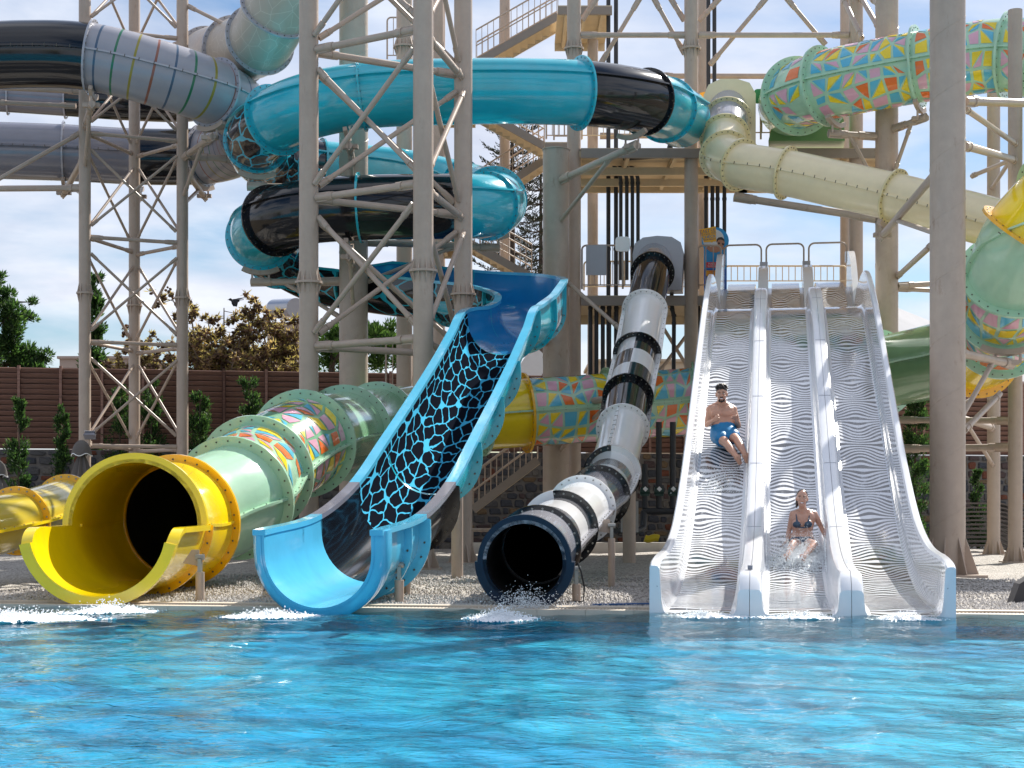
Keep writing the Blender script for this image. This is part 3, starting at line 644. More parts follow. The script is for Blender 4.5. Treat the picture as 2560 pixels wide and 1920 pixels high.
# ---- S7: translucent cream tube at the top
def scrib(nt, tc):
    v = N(nt, 'ShaderNodeTexVoronoi', feature='DISTANCE_TO_EDGE', voronoi_dimensions='2D', Scale=3.1); nt.links.new(tc.outputs['UV'], v.inputs['Vector'])
    return mixc(nt, ramp(nt, v.outputs['Distance'], [(0.012, (1, 1, 1)), (0.022, (0, 0, 0))]), (0.47, 0.41, 0.34), (0.62, 0.56, 0.48))
M['pearl'] = mat('pearl_tube_with_pale_lines', (1, 1, 1), var=0.05, dirt=0.06, build=scrib, rough=0.35, coat=0.05)
Hs = Slide('water_slide', [P(760, -190, 39.5), P(725, -70, 39.8), P(690, 30, 40.4), P(650, 100, 41.4), P(590, 128, 43.0), P(520, 150, 45.5), P(440, 190, 48)], 0.84, 'pearl white tube with fine line print dropping from the top edge', fl=0.10)
for i in range(6): Hs.sec(i, i + 1, M['pearl'])
for i in (1, 2, 3, 4, 5): Hs.flange(i, M['grey'], 30, 0.05)
Hs.done()
# ---- S4: small olive yellow tube at the far left
M['olive'] = mat('olive_yellow_gelcoat', (0.52, 0.40, 0.035), var=0.05, **GEL)
J = Slide('water_slide', [P(-260, 1352, 23.0), P(-90, 1330, 24.6), P(42, 1302, 26.3), P(165, 1263, 29.2), P(280, 1240, 32.5), P(420, 1205, 36.5), P(560, 1165, 40.5)], 0.47, 'small olive yellow tube leaving the frame beside the pool', fl=0.10)
for i in range(6): J.sec(i, i + 1, M['olive'])
for i in (1, 2, 3, 4, 5): J.flange(i, M['amber'], 24, 0.05)
J.seams(1, 6, (0, math.pi), M['yellow'], 0.1); J.done(M['boltl'])
# ---- S8: the white three-lane racer
yz = [(18.95, 0.02), (19.25, 0.075), (20.3, 0.10), (21.6, 0.19), (23.0, 0.42), (24.4, 0.82), (25.8, 1.36), (27.2, 1.98), (29.0, 2.84), (31.1, 3.82), (33.0, 4.70), (34.6, 5.36), (35.7, 5.72), (36.6, 5.88), (37.8, 5.94), (39.4, 6.00), (40.6, 6.18), (41.8, 6.62), (43.0, 7.14), (44.2, 7.50), (45.2, 7.62), (46.4, 7.64)]
PRO = spline([(0, (y - 19.1) / CT, z) for y, z in yz]); ft, fz = PRO.p[:, 1], PRO.p[:, 2]
def floor_z(t): return float(np.interp(t, ft, fz))
def slope_n(t):
    dz = (floor_z(t + 0.15) - floor_z(t - 0.15)) / 0.3; k = 1 / math.hypot(1, dz); return -dz * k, k     # (t, z) of the upward normal
def LP(s, t, h):
    nt_, nz = slope_n(t); return Q(s, t + nt_ * h, floor_z(t) + nz * h)
def arc_len(t): return float(np.interp(t, ft, PRO.L))
def stripes(dark, foam=0.28):
    def f(nt, tc):
        u, v = uvn(nt, tc)
        w = mathn(nt, 'MULTIPLY', mathn(nt, 'COSINE', mathn(nt, 'MULTIPLY_ADD', u, TAU / 0.86, -0.9)), mathn(nt, 'SINE', mathn(nt, 'MULTIPLY', v, TAU / 2.1)))
        w2 = mathn(nt, 'SINE', mathn(nt, 'MULTIPLY_ADD', u, 7.0, mathn(nt, 'MULTIPLY', v, 0.9)))
        ff = mathn(nt, 'ADD', v, mathn(nt, 'MULTIPLY_ADD', w2, 0.02, mathn(nt, 'MULTIPLY', w, 0.17)))
        st = mathn(nt, 'SINE', mathn(nt, 'MULTIPLY', ff, TAU / 0.145))
        mp = N(nt, 'ShaderNodeMapping'); mp.inputs['Scale'].default_value = (9.0, 2.6, 1); nt.links.new(tc.outputs['UV'], mp.inputs[0])
        n = N(nt, 'ShaderNodeTexNoise', Scale=1.0, Detail=8.0, Roughness=0.75); nt.links.new(mp.outputs[0], n.inputs['Vector'])
        n2 = N(nt, 'ShaderNodeTexNoise', Scale=0.6, Detail=3.0); nt.links.new(tc.outputs['UV'], n2.inputs['Vector'])
        fm = mathn(nt, 'MULTIPLY', ramp(nt, n.outputs[0], [(0.50, (0, 0, 0)), (0.66, (1, 1, 1))]), ramp(nt, n2.outputs[0], [(0.42, (0, 0, 0)), (0.62, (foam * 2,) * 3)]))
        n3 = N(nt, 'ShaderNodeTexNoise', Scale=2.2, Detail=2.0); nt.links.new(tc.outputs['UV'], n3.inputs['Vector']); k = mathn(nt, 'GREATER_THAN', st, mathn(nt, 'MULTIPLY_ADD', n3.outputs[0], 1.3, -0.62)); k = mathn(nt, 'MULTIPLY', k, mathn(nt, 'SUBTRACT', 1.0, mathn(nt, 'MINIMUM', fm, 1.0)))
        return mixc(nt, k, (0.74, 0.76, 0.79), dark)
    return f
M['stripe'] = mat('white_lane_with_black_wave_stripes', (1, 1, 1), rough=0.12, coat=0.6, var=0.02, build=stripes((0.035, 0.036, 0.040)))
M['stripe_refl'] = mat('white_wall_with_painted_stripe_reflection', (1, 1, 1), rough=0.12, coat=0.6, var=0.02, build=stripes((0.50, 0.51, 0.53), 0.2))  # grey stripes paint the lane stripes' reflection into the wall colour
M['white2'] = mat('white_slide_gelcoat', (0.74, 0.755, 0.79), var=0.03, dirt=0.02, rough=0.2, coat=0.4)
RW = empty('water_slide', Q(0, 0, 0), 'white three lane racing slide with black wave stripes', 'water slide', 'water slides')
tt = list(np.arange(-0.12, 1.0, 0.1)) + list(np.arange(1.0, 27.6, 0.25)); LW = 1.19
T_HUMP = 21.0
for ln in (-1, 0, 1):
    s0 = ln * LW; rows, uv = [], []
    for t in tt:
        rows.append([LP(s0 + x, t, 0.0) for x in np.linspace(-0.37, 0.37, 9)]); uv.append([(x + ln * 0.31 + 5, arc_len(t) + 5) for x in np.linspace(-0.37, 0.37, 9)])
    mb = MB(); mb.grid(rows, uv); mb.grid([[LP(s0 + x, tt[0], 0.0) for x in (-0.37, 0.37)], [Q(s0 + x, tt[0] - 0.02, -0.45) for x in (-0.37, 0.37)]], None, 1)
    mb.build('lane_floor', [M['stripe'], M['white2']], RW, 60)
def divh(t):
    if t < 0.15: return max(0.02, 0.44 - (0.15 - t) * 0.5)
    if t < T_HUMP - 1.2: return 0.46
    if t < T_HUMP: return 0.46 * math.sqrt(max(0, 1 - ((t - T_HUMP + 1.2) / 1.2) ** 2)) + 0.005
    return 0.12
SEC = [(0.37, 0.0), (0.41, 0.015), (0.435, 0.06), (0.445, 0.14), (0.455, 0.85), (0.475, 0.96), (0.515, 1.0), (0.592, 1.0)]
def sec_pts(c, sgn, t, h):
    return [LP(c + sgn * x, t, y if y < 0.15 and h > 0.3 else (y * h if y > 0.15 else min(y, h * 0.5))) for x, y in SEC]
for dv in (-0.5, 0.5):
    for sgn, ln in ((1, dv - 0.5), (-1, dv + 0.5)):
        rows = [sec_pts(ln * LW, sgn, t, divh(t)) for t in tt if t < T_HUMP + 0.1]
        mb = MB(); mb.grid(rows, None, 0, sgn < 0)
        f0 = rows[0]; mb.add(f0 + [Q(ln * LW + sgn * 0.592, tt[0] - 0.04, -0.45), Q(ln * LW + sgn * 0.37, tt[0] - 0.02, -0.45)], [tuple(range(len(f0) + 2))[::sgn]])
        # module joints
        mb.build('divider', M['white2'], RW, 40)
    mb = MB()
    for t in (4.6, 7.4, 10.2, 13.0, 15.8): mb.beam(LP((dv) * LW - 0.10, t, 0.4615), LP((dv) * LW + 0.10, t, 0.4615), 0.012, 0.004)
    mb.build('joint', M['slate'], RW)
def outh(t): return float(np.interp(t, [-0.2, 0.0, 0.9, 2.4, 4.5, 8, 14, 18.5, 20.2, 21.2, 21.9], [0.58, 0.60, 0.64, 0.63, 0.62, 0.70, 0.80, 0.80, 0.70, 0.42, 0.08]))
OSEC = [(0.37, 0.0), (0.41, 0.015), (0.44, 0.06), (0.455, 0.16), (0.475, 0.93), (0.495, 0.985), (0.525, 1.0), (0.572, 1.0), (0.592, 0.965), (0.597, 0.5)]
for sgn in (-1, 1):
    rows, uv, rows2 = [], [], []
    for t in tt:
        if t > 21.9: break
        h = outh(t); a = [LP(sgn * (LW + x), t, y if y < 0.17 else y * h) for x, y in OSEC]; rows.append(a[:5]); uv.append([(5 + OSEC[i][0] * 0.2 + OSEC[i][1] * 0.5, arc_len(t) + 5) for i in range(5)])
        lo = a[-1].copy(); lo.z = max(min(floor_z(t) - 0.25, a[-1].z - 0.4), -0.45); rows2.append(a[4:] + [lo])
    mb = MB(); mb.grid(rows, uv, 0, sgn < 0); mb.grid(rows2, None, 1, sgn < 0)
    f0 = rows[0] + rows2[0][1:] + [Q(sgn * (LW + 0.37), tt[0] - 0.02, -0.45)]; mb.add(f0, [tuple(range(len(f0)))], None, 1)
    mb.build('side_wall', [M['stripe_refl'], M['white2']], RW, 40)
    mb = MB(); c = Q(sgn * (LW + 0.535), tt[0] - 0.035, 0.36); mb.box(c, 0.055, 0.02, 0.055, Matrix.Rotation(-TH, 3, 'Z') @ Matrix.Rotation(R_(45), 3, 'Y')); mb.build('sensor_plate', M['slate'], RW)
mb = MB(); mb.box(LP(-0.5 * LW, 0.35, 0.49), 0.06, 0.10, 0.05, Matrix.Rotation(-TH, 3, 'Z')); mb.build('sensor_box', M['slate'], RW)
# start section: fins, posts and hand bars
def fin(s, w, t0, t1, hh, m):
    pts = []
    for k in range(13):
        x = k / 12; t = t0 + (t1 - t0) * x; pts.append((t, hh * (0.10 + 0.90 * (0.5 - 0.5 * math.cos(math.pi * min(1, x * 1.25)))) ))
    mb = MB(); poly = [Q(s - w / 2, t, floor_z(t) + h) for t, h in pts] + [Q(s - w / 2, t1, floor_z(t1) - 0.1), Q(s - w / 2, t0, floor_z(t0) - 0.05)]
    mb.prism(poly, Q(w, 0, 0) - Q(0, 0, 0)); mb.build('start_fin', m, RW, 40)
for i, s in enumerate((-1.5, -0.5, 0.5, 1.5)):
    fin(s * LW, 0.26 if i in (1, 2) else 0.16, T_HUMP + 0.2, 26.6, 0.5 if i in (1, 2) else 0.85, M['white2'])
    mb = MB(); mb.box(Q(s * LW, 26.7, floor_z(26.7) + 0.50 + (0.25 if i in (0, 3) else 0)), 0.22, 0.3, 0.30, Matrix.Rotation(-TH, 3, 'Z')); mb.build('start_post', M['grey'], RW)
for ln in (-1, 0, 1):
    s0 = ln * LW; pts = []; zb = floor_z(26.7) + 0.55; hh = 0.62; rr = 0.16
    a, b = s0 - 0.5 * LW + 0.07, s0 + 0.5 * LW - 0.07
    pts = [Q(a, 26.7, zb)] + [Q(a + rr - rr * math.cos(k / 5 * math.pi / 2), 26.7, zb + hh - rr + rr * math.sin(k / 5 * math.pi / 2)) for k in range(6)] + [Q(b - rr + rr * math.sin(k / 5 * math.pi / 2), 26.7, zb + hh - rr + rr * math.cos(k / 5 * math.pi / 2)) for k in range(6)] + [Q(b, 26.7, zb)]
    mb = MB(); mb.pipe(pts, 0.026, 8); mb.build('hand_bar', M['steel'], RW)
# lane nozzles, underside beams and legs
for s in (-1.3, 1.3):
    for t in (3.5, 7.5, 11.5, 15.5, 19.5, 24.5):
        mb = MB(); top = floor_z(t) - 0.28
        if top > 0.25: mb.cyl(Q(s, t, 0.0), Q(s, t, top), 0.09); mb.build('support_leg', M['steel'], RW)
mb = MB()
rows = []
for t in tt[3:]: rows.append([LP(x, t, -0.13) for x in (-1.8, 1.8)])
mb.grid(rows); mb.build('underside', M['white2'], RW)

# ================================================================== STEEL
STEEL_GROUP = 'steel slide supports'
def collar(mb, c, r, h=0.5):
    x, y, z = c
    mb.cyl((x, y, z - 0.025), (x, y, z + 0.025), r * 1.42, n=24)
    for k in range(10):
        a = TAU * k / 10; d = Vector((math.cos(a), math.sin(a), 0)); s_ = Vector((-d.y, d.x, 0)) * 0.012
        for sg in (1, -1):
            p0, p1, p2 = Vector(c) + d * r * 0.98, Vector(c) + d * r * 1.36, Vector((x, y, z + sg * h * 0.55)) + d * r * 0.98
            mb.add([p0 + s_, p1 + s_, p2 + s_, p0 - s_, p1 - s_, p2 - s_], [(0, 1, 2), (5, 4, 3), (1, 4, 5, 2), (0, 2, 5, 3)])
def base_plate(mb, c, r):
    x, y, z = c; mb.box((x, y, z + 0.02), r * 3.6, r * 3.6, 0.06)
    for k in range(8):
        a = TAU * (k + 0.5) / 8; d = Vector((math.cos(a), math.sin(a), 0)); s_ = Vector((-d.y, d.x, 0)) * 0.012
        p0, p1, p2 = Vector((x, y, z + 0.04)) + d * r * 0.98, Vector((x, y, z + 0.04)) + d * r * 1.75, Vector((x, y, z + 0.04 + r * 2.2)) + d * r * 0.98
        mb.add([p0 + s_, p1 + s_, p2 + s_, p0 - s_, p1 - s_, p2 - s_], [(0, 1, 2), (5, 4, 3), (1, 4, 5, 2), (0, 2, 5, 3)])
def column_part(parent, x, y, r, z0, z1, collars=(), base=True, name='column', m=None, weld=False):
    m = m or M['steel']; mb = MB(); mb.cyl((x, y, z0), (x, y, z1), r, n=32); o = mb.build(name, m, parent, 40)
    for z in collars:
        mb = MB(); collar(mb, (x, y, z), r); mb.build('collar', m, o, 30)
    if base:
        mb = MB(); base_plate(mb, (x, y, z0), r); mb.build('base_plate', m, o, 30)
    if weld:
        mb = MB(); n = int((z1 - z0) / 1.15 * 16)
        mb.pipe([(x + (r + 0.001) * math.cos(k / 16 * TAU), y + (r + 0.001) * math.sin(k / 16 * TAU), z0 + 0.3 + 1.15 * k / 16) for k in range(n)], 0.009, 5); mb.build('weld_seam', m, o, 60)
    return o
def strut(parent, a, b, r, name='brace', m=None, plates=True):
    a, b = Vector(a), Vector(b); mb = MB(); d = (b - a).normalized(); mb.cyl(a, b, r, n=12)
    if plates:
        for p, q in ((a, d), (b, -d)): mb.beam(p, p + q * r * 5, r * 0.5, r * 2.6); mb.cyl(p + q * r * 4.2, p + q * r * 6.2, r * 1.25, n=10)
    return mb.build(name, m or M['steel'], parent, 40)
def tri_tower(label, cols, r, levels, zt, coll, br=0.05):
    c0 = cols[0]; root = empty('support_tower', (c0[0], c0[1], 0), label, 'steel tower', STEEL_GROUP)
    for (x, y) in cols: column_part(root, x, y, r, 0.0, zt, coll)
    n = len(cols)
    for i in range(n):
        (x0, y0), (x1, y1) = cols[i], cols[(i + 1) % n]; d = Vector((x1 - x0, y1 - y0, 0)).normalized() * r
        for k, z in enumerate(levels):
            off = 0.0 + 0.07 * (i % 2)
            strut(root, Vector((x0, y0, z - off)) + d, Vector((x1, y1, z - off)) - d, br * 1.35, 'ring_bar')
            if k + 1 < len(levels):
                z2 = levels[k + 1]; sft = Vector((d.y, -d.x, 0)).normalized() * br * 1.1
                strut(root, Vector((x0, y0, z + 0.3)) + d + sft, Vector((x1, y1, z2 - 0.42)) - d + sft, br)
                strut(root, Vector((x1, y1, z + 0.3)) - d - sft, Vector((x0, y0, z2 - 0.42)) + d - sft, br)
    return root
def xy(u, d): return ((u - U0) * d / F, d)
TL = tri_tower('three legged lattice tower beside the stone wall and rainbow hooped tube', [xy(212, 42), xy(456, 43), xy(336, 44.6)], 0.155, [2.94, 5.67, 8.42, 11.15, 13.9, 16.6], 17.2, (6.94,), 0.037)
TB = tri_tower('three legged lattice tower standing in front of the blue spiral', [xy(772, 35.2), xy(1058, 33.5), xy(1158, 37.2)], 0.212, [4.85, 8.1, 11.35, 14.6], 15.2, (6.26,), 0.058)
def column(label, u, d, w, z1, z0=0.0, collars=(), weld=True, m=None, name='steel_column'):
    x, y = xy(u, d); root = empty(name, (x, y, z0), label, 'column', 'single steel columns'); column_part(root, x, y, w / 2, z0, z1, collars, True, 'shaft', m, weld); return root
CC = column('thick pale column rising through the middle of the blue spiral', 884, 40.6, 0.73, 15.5)
TC = column('short thick column ending in a flat cap beside the blue chute top', 1390, 44.3, 0.73, P(0, 376, 44.3).z)
x, y = xy(1390, 44.3); mb = MB(); mb.cyl((x, y, P(0, 376, 44.3).z), (x, y, P(0, 376, 44.3).z + 0.03), 0.39, n=32); mb.build('cap', M['steel'], TC)
RC = column('thickest column right next to the white racer slide', 2369, 30.3, 0.66, 15.0)
RC2 = column('thick warm column partly behind the top of the white racer', 2217, 42.5, 0.6, 16.5)
RA = column('slim column between the thick one and the frame edge', 2484, 43.5, 0.35, 14.5, weld=False)
RB2 = column('slim column cut by the right edge of the frame', 2538, 37.6, 0.33, 13.0, weld=False)
K1 = column('slim column behind the lattice tower with a collar near the top', 1011, 46.0, 0.46, 17, collars=(P(0, 118, 46).z,), weld=False)
K2 = column('slim tan column far behind the front lattice tower', 1096, 50.0, 0.33, 18, weld=False)
# right hand bracing between single columns
BRG = 'braces bolted to the single columns'
def brace_thing(label, a, b, r=0.075):
    a, b = Vector(a), Vector(b); root = empty('brace', a, label, 'brace', BRG); strut(root, a, b, r, 'rod'); return root
def arm(parent, a, b, r=0.09, cradle=None, name='support_arm'):
    o = strut(parent, a, b, r, name)
    if cradle is not None:
        c, l, R = cradle.path, cradle.path.near(b), cradle.R + cradle.fl
        mb = MB(); shell(mb, c, l - 0.04, l + 0.04, R - 0.03, R + 0.16, -math.pi / 2 - 0.55, -math.pi / 2 + 0.55, 10); mb.build('saddle', M['steel'], parent)
    return o
def below(sl, l, g=0.3):
    c, t, r, u = sl.path.frame(l); return c - u * (sl.R + sl.fl + g)
def hang(parent, xy_, sl, l, drop=0.9, r=0.085, r0=0.2):
    """an arm from a column to a saddle under a tube, with a raking prop"""
    p = below(sl, l, 0.28); c = Vector((xy_[0], xy_[1], p.z)); d = (p - c); d.z = 0; d = d.normalized()
    strut(parent, c + d * r0, p + d * 0.25, r, 'support_arm'); strut(parent, c + d * r0 + Vector((0, 0, -drop)), c.lerp(p, 0.75), r * 0.6, 'prop')
    q, t, rr, u = sl.path.frame(l); mb = MB(); R = sl.R + sl.fl
    shell(mb, sl.path, l - 0.05, l + 0.05, R - 0.02, R + 0.10, -math.pi / 2 - 0.5, -math.pi / 2 + 0.5, 10)
    for a in (-0.22, 0.22):
        s_ = q + (rr * math.sin(a) - u * math.cos(a)) * (R + 0.05); mb.beam(s_, Vector((s_.x, s_.y, p.z)), 0.05, 0.03, up=Vector((0, 1, 0)))
    mb.box(p + Vector((0, 0, 0.02)), 0.42, 0.14, 0.10); mb.build('saddle', M['steel'], parent)
hang(RC2, xy(2217, 42.5), A, A.k(28) - 0.3, 1.3, r0=0.3); hang(RC, xy(2369, 30.3), E, E.k(7) , 1.4, r0=0.33); hang(RC2, xy(2217, 42.5), A, A.k(27), 1.2, r0=0.3)
hang(RC, xy(2369, 30.3), A, A.k(18) + 0.2, 1.5, r0=0.33); hang(RA, xy(2484, 43.5), A, A.k(15) + 0.8, 1.0, r0=0.17)
hang(CC, xy(884, 40.6), B, B.k(5) + 0.5, 1.0, r0=0.36); hang(CC, xy(884, 40.6), B, B.k(16) + 0.3, 1.0, r0=0.36); hang(CC, xy(884, 40.6), B, B.k(8), 0.9, r0=0.36); hang(CC, xy(884, 40.6), B, B.k(19), 0.9, r0=0.36)
hang(CC, xy(884, 40.6), B, B.k(13), 1.0, r0=0.36)
hang(TC, xy(1390, 44.3), B, B.k(3) - 1.6, 1.1, 0.1, r0=0.37); hang(TC, xy(1390, 44.3), D, D.k(8) - 0.4, 1.2, 0.09, r0=0.37)
x, y = xy(1390, 44.3); strut(TC, (x - 0.3, y, P(0, 850, 44).z), TP.at(TP.k[6]) - Vector((0, 0, 0.85)), 0.09, 'support_arm'); strut(TC, (x + 0.3, y, P(0, 700, 44).z), P(1550, 822, 41.5), 0.055, 'prop')
hang(TL, xy(212, 42), Fs, Fs.k(2) + 0.2, 1.0, r0=0.16); hang(TL, xy(456, 43), Fs, Fs.k(4), 1.0, r0=0.16); hang(TL, xy(212, 42), Fs, Fs.k(10), 1.0, r0=0.16); hang(TL, xy(456, 43), Fs, Fs.k(8), 1.0, r0=0.16); hang(TL, xy(336, 44.6), Fs, Fs.k(9), 0.9, r0=0.16)
strut(TL, P(212, 228, 42), P(-60, 215, 43), 0.08, 'support_arm'); strut(TL, P(212, 470, 42), P(-80, 472, 42.5), 0.08, 'support_arm'); strut(TL, P(205, 330, 42), P(-60, 480, 41), 0.055, 'prop'); strut(TL, P(190, 265, 42), P(-20, 255, 42), 0.06, 'support_arm')
strut(TL, P(470, 15, 43), P(690, 125, 41.2), 0.05, 'prop'); strut(TL, P(470, 150, 43), P(690, 122, 41.4), 0.085, 'support_arm'); strut(TL, P(470, 390, 43), P(600, 400, 43), 0.085, 'support_arm')
for (lab, a, b, r) in (('upper raking brace under the cream tube by the thick column', P(2245, 690, 42.4), P(2330, 612, 36), 0.07), ('level brace between the thick and the warm column', P(2245, 715, 42.4), P(2470, 700, 43.4), 0.075), ('lower level brace between the thick and the warm column', P(2245, 722, 42.6), P(2470, 733, 43.4), 0.06),
     ('raking brace from the thick column to the slim column', P(2413, 272, 31), P(2540, 360, 37.5), 0.06), ('long level brace below the mosaic tube by the thick column', P(2413, 253, 30.6), P(2620, 260, 34), 0.085), ('level brace joining the two slim columns high up', P(2413, 365, 31.2), P(2538, 400, 37.6), 0.08),
     ('low level brace in front of the wooden fence', P(2250, 1050, 40), P(2525, 1052, 38), 0.075), ('lowest level brace in front of the wooden fence', P(2250, 1122, 40), P(2525, 1118, 38), 0.085), ('slanting brace across the fence beside the thick column', P(2412, 1075, 31), P(2500, 985, 33.5), 0.06),
     ('steep brace above the mosaic tube near the warm column', P(2105, -10, 45), P(2155, 95, 43), 0.07), ('second steep brace above the mosaic tube', P(2150, -10, 45), P(2200, 75, 42.6), 0.07), ('short brace at the top of the warm column', P(2175, -10, 44), P(2215, 30, 42.6), 0.08),
     ('long level tube below the cream tube', P(1835, 492, 43.5), P(2190, 546, 42.5), 0.10), ('low brace from the slim column to the deck', P(2545, 372, 37.6), P(2480, 470, 43.4), 0.055), ('crossing brace from slim column to slim column', P(2430, 440, 41), P(2540, 395, 37.6), 0.055)):
    brace_thing(lab, a, b, r)
# short posts under the exits
def short_post(label, u, vb, w, vt, dep=None, hook=True, z1=None):
    d = dep or 5000 / (vb - HV); x, y = xy(u, d); zt = z1 if z1 is not None else P(0, vt, d).z; root = empty('support_post', (x, y, 0), label, 'post', 'short posts under the slide exits')
    mb = MB(); mb.cyl((x, y, 0.0), (x, y, zt), w / 2, n=20); mb.build('shaft', M['steel'], root)
    if hook:
        mb = MB(); mb.box((x, y, zt + 0.09), 0.05, 0.09, 0.18); mb.cyl((x - 0.06, y, zt + 0.2), (x + 0.06, y, zt + 0.2), 0.04, n=10); mb.build('shackle', M['boltl'], root)
        mb = MB(); mb.prism([Vector((x - 0.02, y + 0.03, zt + 0.08)), Vector((x - 0.02, y + 0.03, zt + 0.30)), Vector((x - 0.12, y + 0.03, zt + 0.30)), Vector((x - 0.24, y + 0.03, zt + 0.12))], (0, 0.02, 0)); mb.build('lug_plate', M['steel'], root)
    return root
short_post('short beige post under the yellow exit', 500, 1506, 0.12, 1430, 21.6)
short_post('short dull post under the blue chute exit', 998, 1512, 0.125, 1450, 21.2)
short_post('short post with a black cable under the navy tube exit', 1441, 1508, 0.115, 1460, 21.3)
short_post('taller post under the white bend of the checkered tube', 1529, 1470, 0.11, 1346, 25.2)
short_post('slim post between the blue chute and the lattice leg', 1143, 1448, 0.21, 1150, 28.3, False)
short_post('thin post half behind the blue chute exit', 1017, 1484, 0.11, 1400, 23.6, False)
short_post('stout post behind the checkered tube lower bend', 1573, 1403, 0.30, 1210, 37.0, False, z1=1.75)
mb = MB(); x, y = xy(1441, 21.3); mb.pipe([(x + 0.01, y - 0.08, 0.58), (x + 0.06, y - 0.1, 0.45), (x + 0.10, y - 0.1, 0.25), (x + 0.09, y - 0.1, 0.06), (x - 0.25, y - 0.05, 0.05), (x - 0.8, y + 0.1, 0.05)], 0.012, 6)
thing_mesh('cable', mb, M['rubber'], 'black cable hanging down the post under the navy exit', 'cable')
mb = MB(); mb.pipe([Q(-2.6, 0.95, 0.065), Q(-2.2, 1.02, 0.07), Q(-1.9, 1.1, 0.075), Q(-1.55, 0.98, 0.07), Q(-1.2, 1.05, 0.07)], 0.013, 6)
thing_mesh('cable', mb, mat('blue_hose', (0.02, 0.09, 0.25), rough=0.4, var=0.1), 'thin blue hose lying on the gravel before the white slide', 'hose')
# ================================================================== START TOWER: columns, decks, railings, stairs, pipes
DT = 45.2
ROOTT = empty('start_tower', (xy(1728, DT)[0], DT, 0), 'tall steel start tower with two decks behind the white racer', 'start tower')
ZU, ZL = 11.40, 7.28          # upper and lower deck
for u in (1435, 1728, 2140): column_part(ROOTT, *xy(u, DT), 0.195, 0.0, 18.0, (P(0, 122, DT).z,), True)
for u, d in ((1482, 51.0), (1758, 50.5), (2114, 50.5), (1100, 52.5), (1262, 52.5)): column_part(ROOTT, *xy(u, d), 0.17, 0.0, 18.5, (), True)
def bar(a, b, r=0.06, nm='tie_bar'): strut(ROOTT, a, b, r, nm)
for z, r in ((14.66, 0.075), (17.6, 0.06)):
    bar(Vector((*xy(1452, DT), z)), Vector((*xy(1712, DT), z)), r); bar(Vector((*xy(1746, DT), z)), Vector((*xy(2122, DT), z)), r)
bar(P(1640, 190, 50.6), P(2110, 191, 50.6), 0.085); bar(P(1500, 340, 50.8), P(1745, 340, 50.6), 0.08)
for (a, b) in (((1600, -5), (1500, 162)), ((1634, -5), (1712, 135)), ((1676, -5), (1711, 52)), ((1916, -5), (1775, 162)), ((1800, -5), (1748, 52)), ((1966, -5), (2064, 112)), ((1455, 50), (1492, -5))): bar(P(*a, DT + 0.4), P(*b, DT + 0.4), 0.062, 'cross_brace')
for (a, b) in (((1640, 940), (1745, 800)), ((1620, 960), (1740, 1130)), ((1745, 960), (1640, 790)), ((1870, 760), (1770, 940))): bar(P(*a, 48), P(*b, 48), 0.055, 'cross_brace')
def deck(u0, u1, d0, d1, z, lab='deck'):
    """plate on a dark edge beam with tan joists and soffit panels below"""
    x0a, x1a = xy(u0, d0)[0], xy(u1, d0)[0]
    mb = MB(); mb.box(((x0a + x1a) / 2, (d0 + d1) / 2, z), x1a - x0a, d1 - d0, 0.05); o = mb.build(lab, M['tan'], ROOTT)
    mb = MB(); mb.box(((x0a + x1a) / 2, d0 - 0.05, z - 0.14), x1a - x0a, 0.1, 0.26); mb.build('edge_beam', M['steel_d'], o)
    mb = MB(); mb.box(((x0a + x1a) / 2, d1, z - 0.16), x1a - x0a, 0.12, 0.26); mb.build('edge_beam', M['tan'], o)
    n = max(2, int((x1a - x0a) / 1.1))
    for k in range(n + 1):
        x = x0a + (x1a - x0a) * k / n; mb = MB(); mb.box((x, (d0 + d1) / 2, z - 0.13), 0.10, d1 - d0 - 0.15, 0.18); mb.build('joist', M['tan'], o)
    return o
deck(1452, 1930, 45.0, 49.8, ZU); deck(1905, 2240, 45.0, 49.8, ZU, 'deck'); deck(1452, 1800, 45.2, 49.6, ZL); deck(1790, 2150, 46.0, 49.6, ZL - 0.02)
for d in (46.6, 48.2):
    mb = MB(); mb.box(((xy(1452, 45)[0] + xy(2240, 45)[0]) / 2, d, ZU - 0.30), xy(2240, 45)[0] - xy(1452, 45)[0], 0.14, 0.22); mb.build('girder', M['tan'], ROOTT)
# railings: every one a thing
def railing(label, a, b, h=1.05, n=None, m=None, gap=0.16, r=0.013, mid=True, group='railings'):
    a, b = Vector(a), Vector(b); m = m or M['steel']; root = empty('railing', a, label, 'railing', group); L = (b - a).length; up = Vector((0, 0, h)); n = n or max(2, int(L / gap))
    mb = MB(); rr = min(0.12, L * 0.2); d = (b - a).normalized()
    mb.pipe([a, a + up - Vector((0, 0, rr))] + [a + up + d * (rr - rr * math.cos(k / 4 * math.pi / 2)) - Vector((0, 0, rr - rr * math.sin(k / 4 * math.pi / 2))) for k in range(1, 5)] + [b + up - d * (rr - rr * math.sin(k / 4 * math.pi / 2)) - Vector((0, 0, rr - rr * math.cos(k / 4 * math.pi / 2))) for k in range(0, 5)] + [b], 0.027, 8)
    mb.build('top_rail', m, root, 60)
    mb = MB(); mb.cyl(a + Vector((0, 0, 0.12)), b + Vector((0, 0, 0.12)), 0.018, n=6); mb.build('bottom_rail', m, root)
    first = None
    for k in range(1, n):
        p = a + (b - a) * k / n
        if first is None:
            mb = MB(); mb.cyl(p + Vector((0, 0, 0.12)), p + up, r, n=6); first = mb.build('baluster', m, root); p0 = p
        else:
            o = clone(first, root); o.location = p - p0
    return root
def rl(label, u0, u1, v, d, h=1.05, m=None, **k): return railing(label, P(u0, v, d), P(u1, v, d), h, m=m, **k)
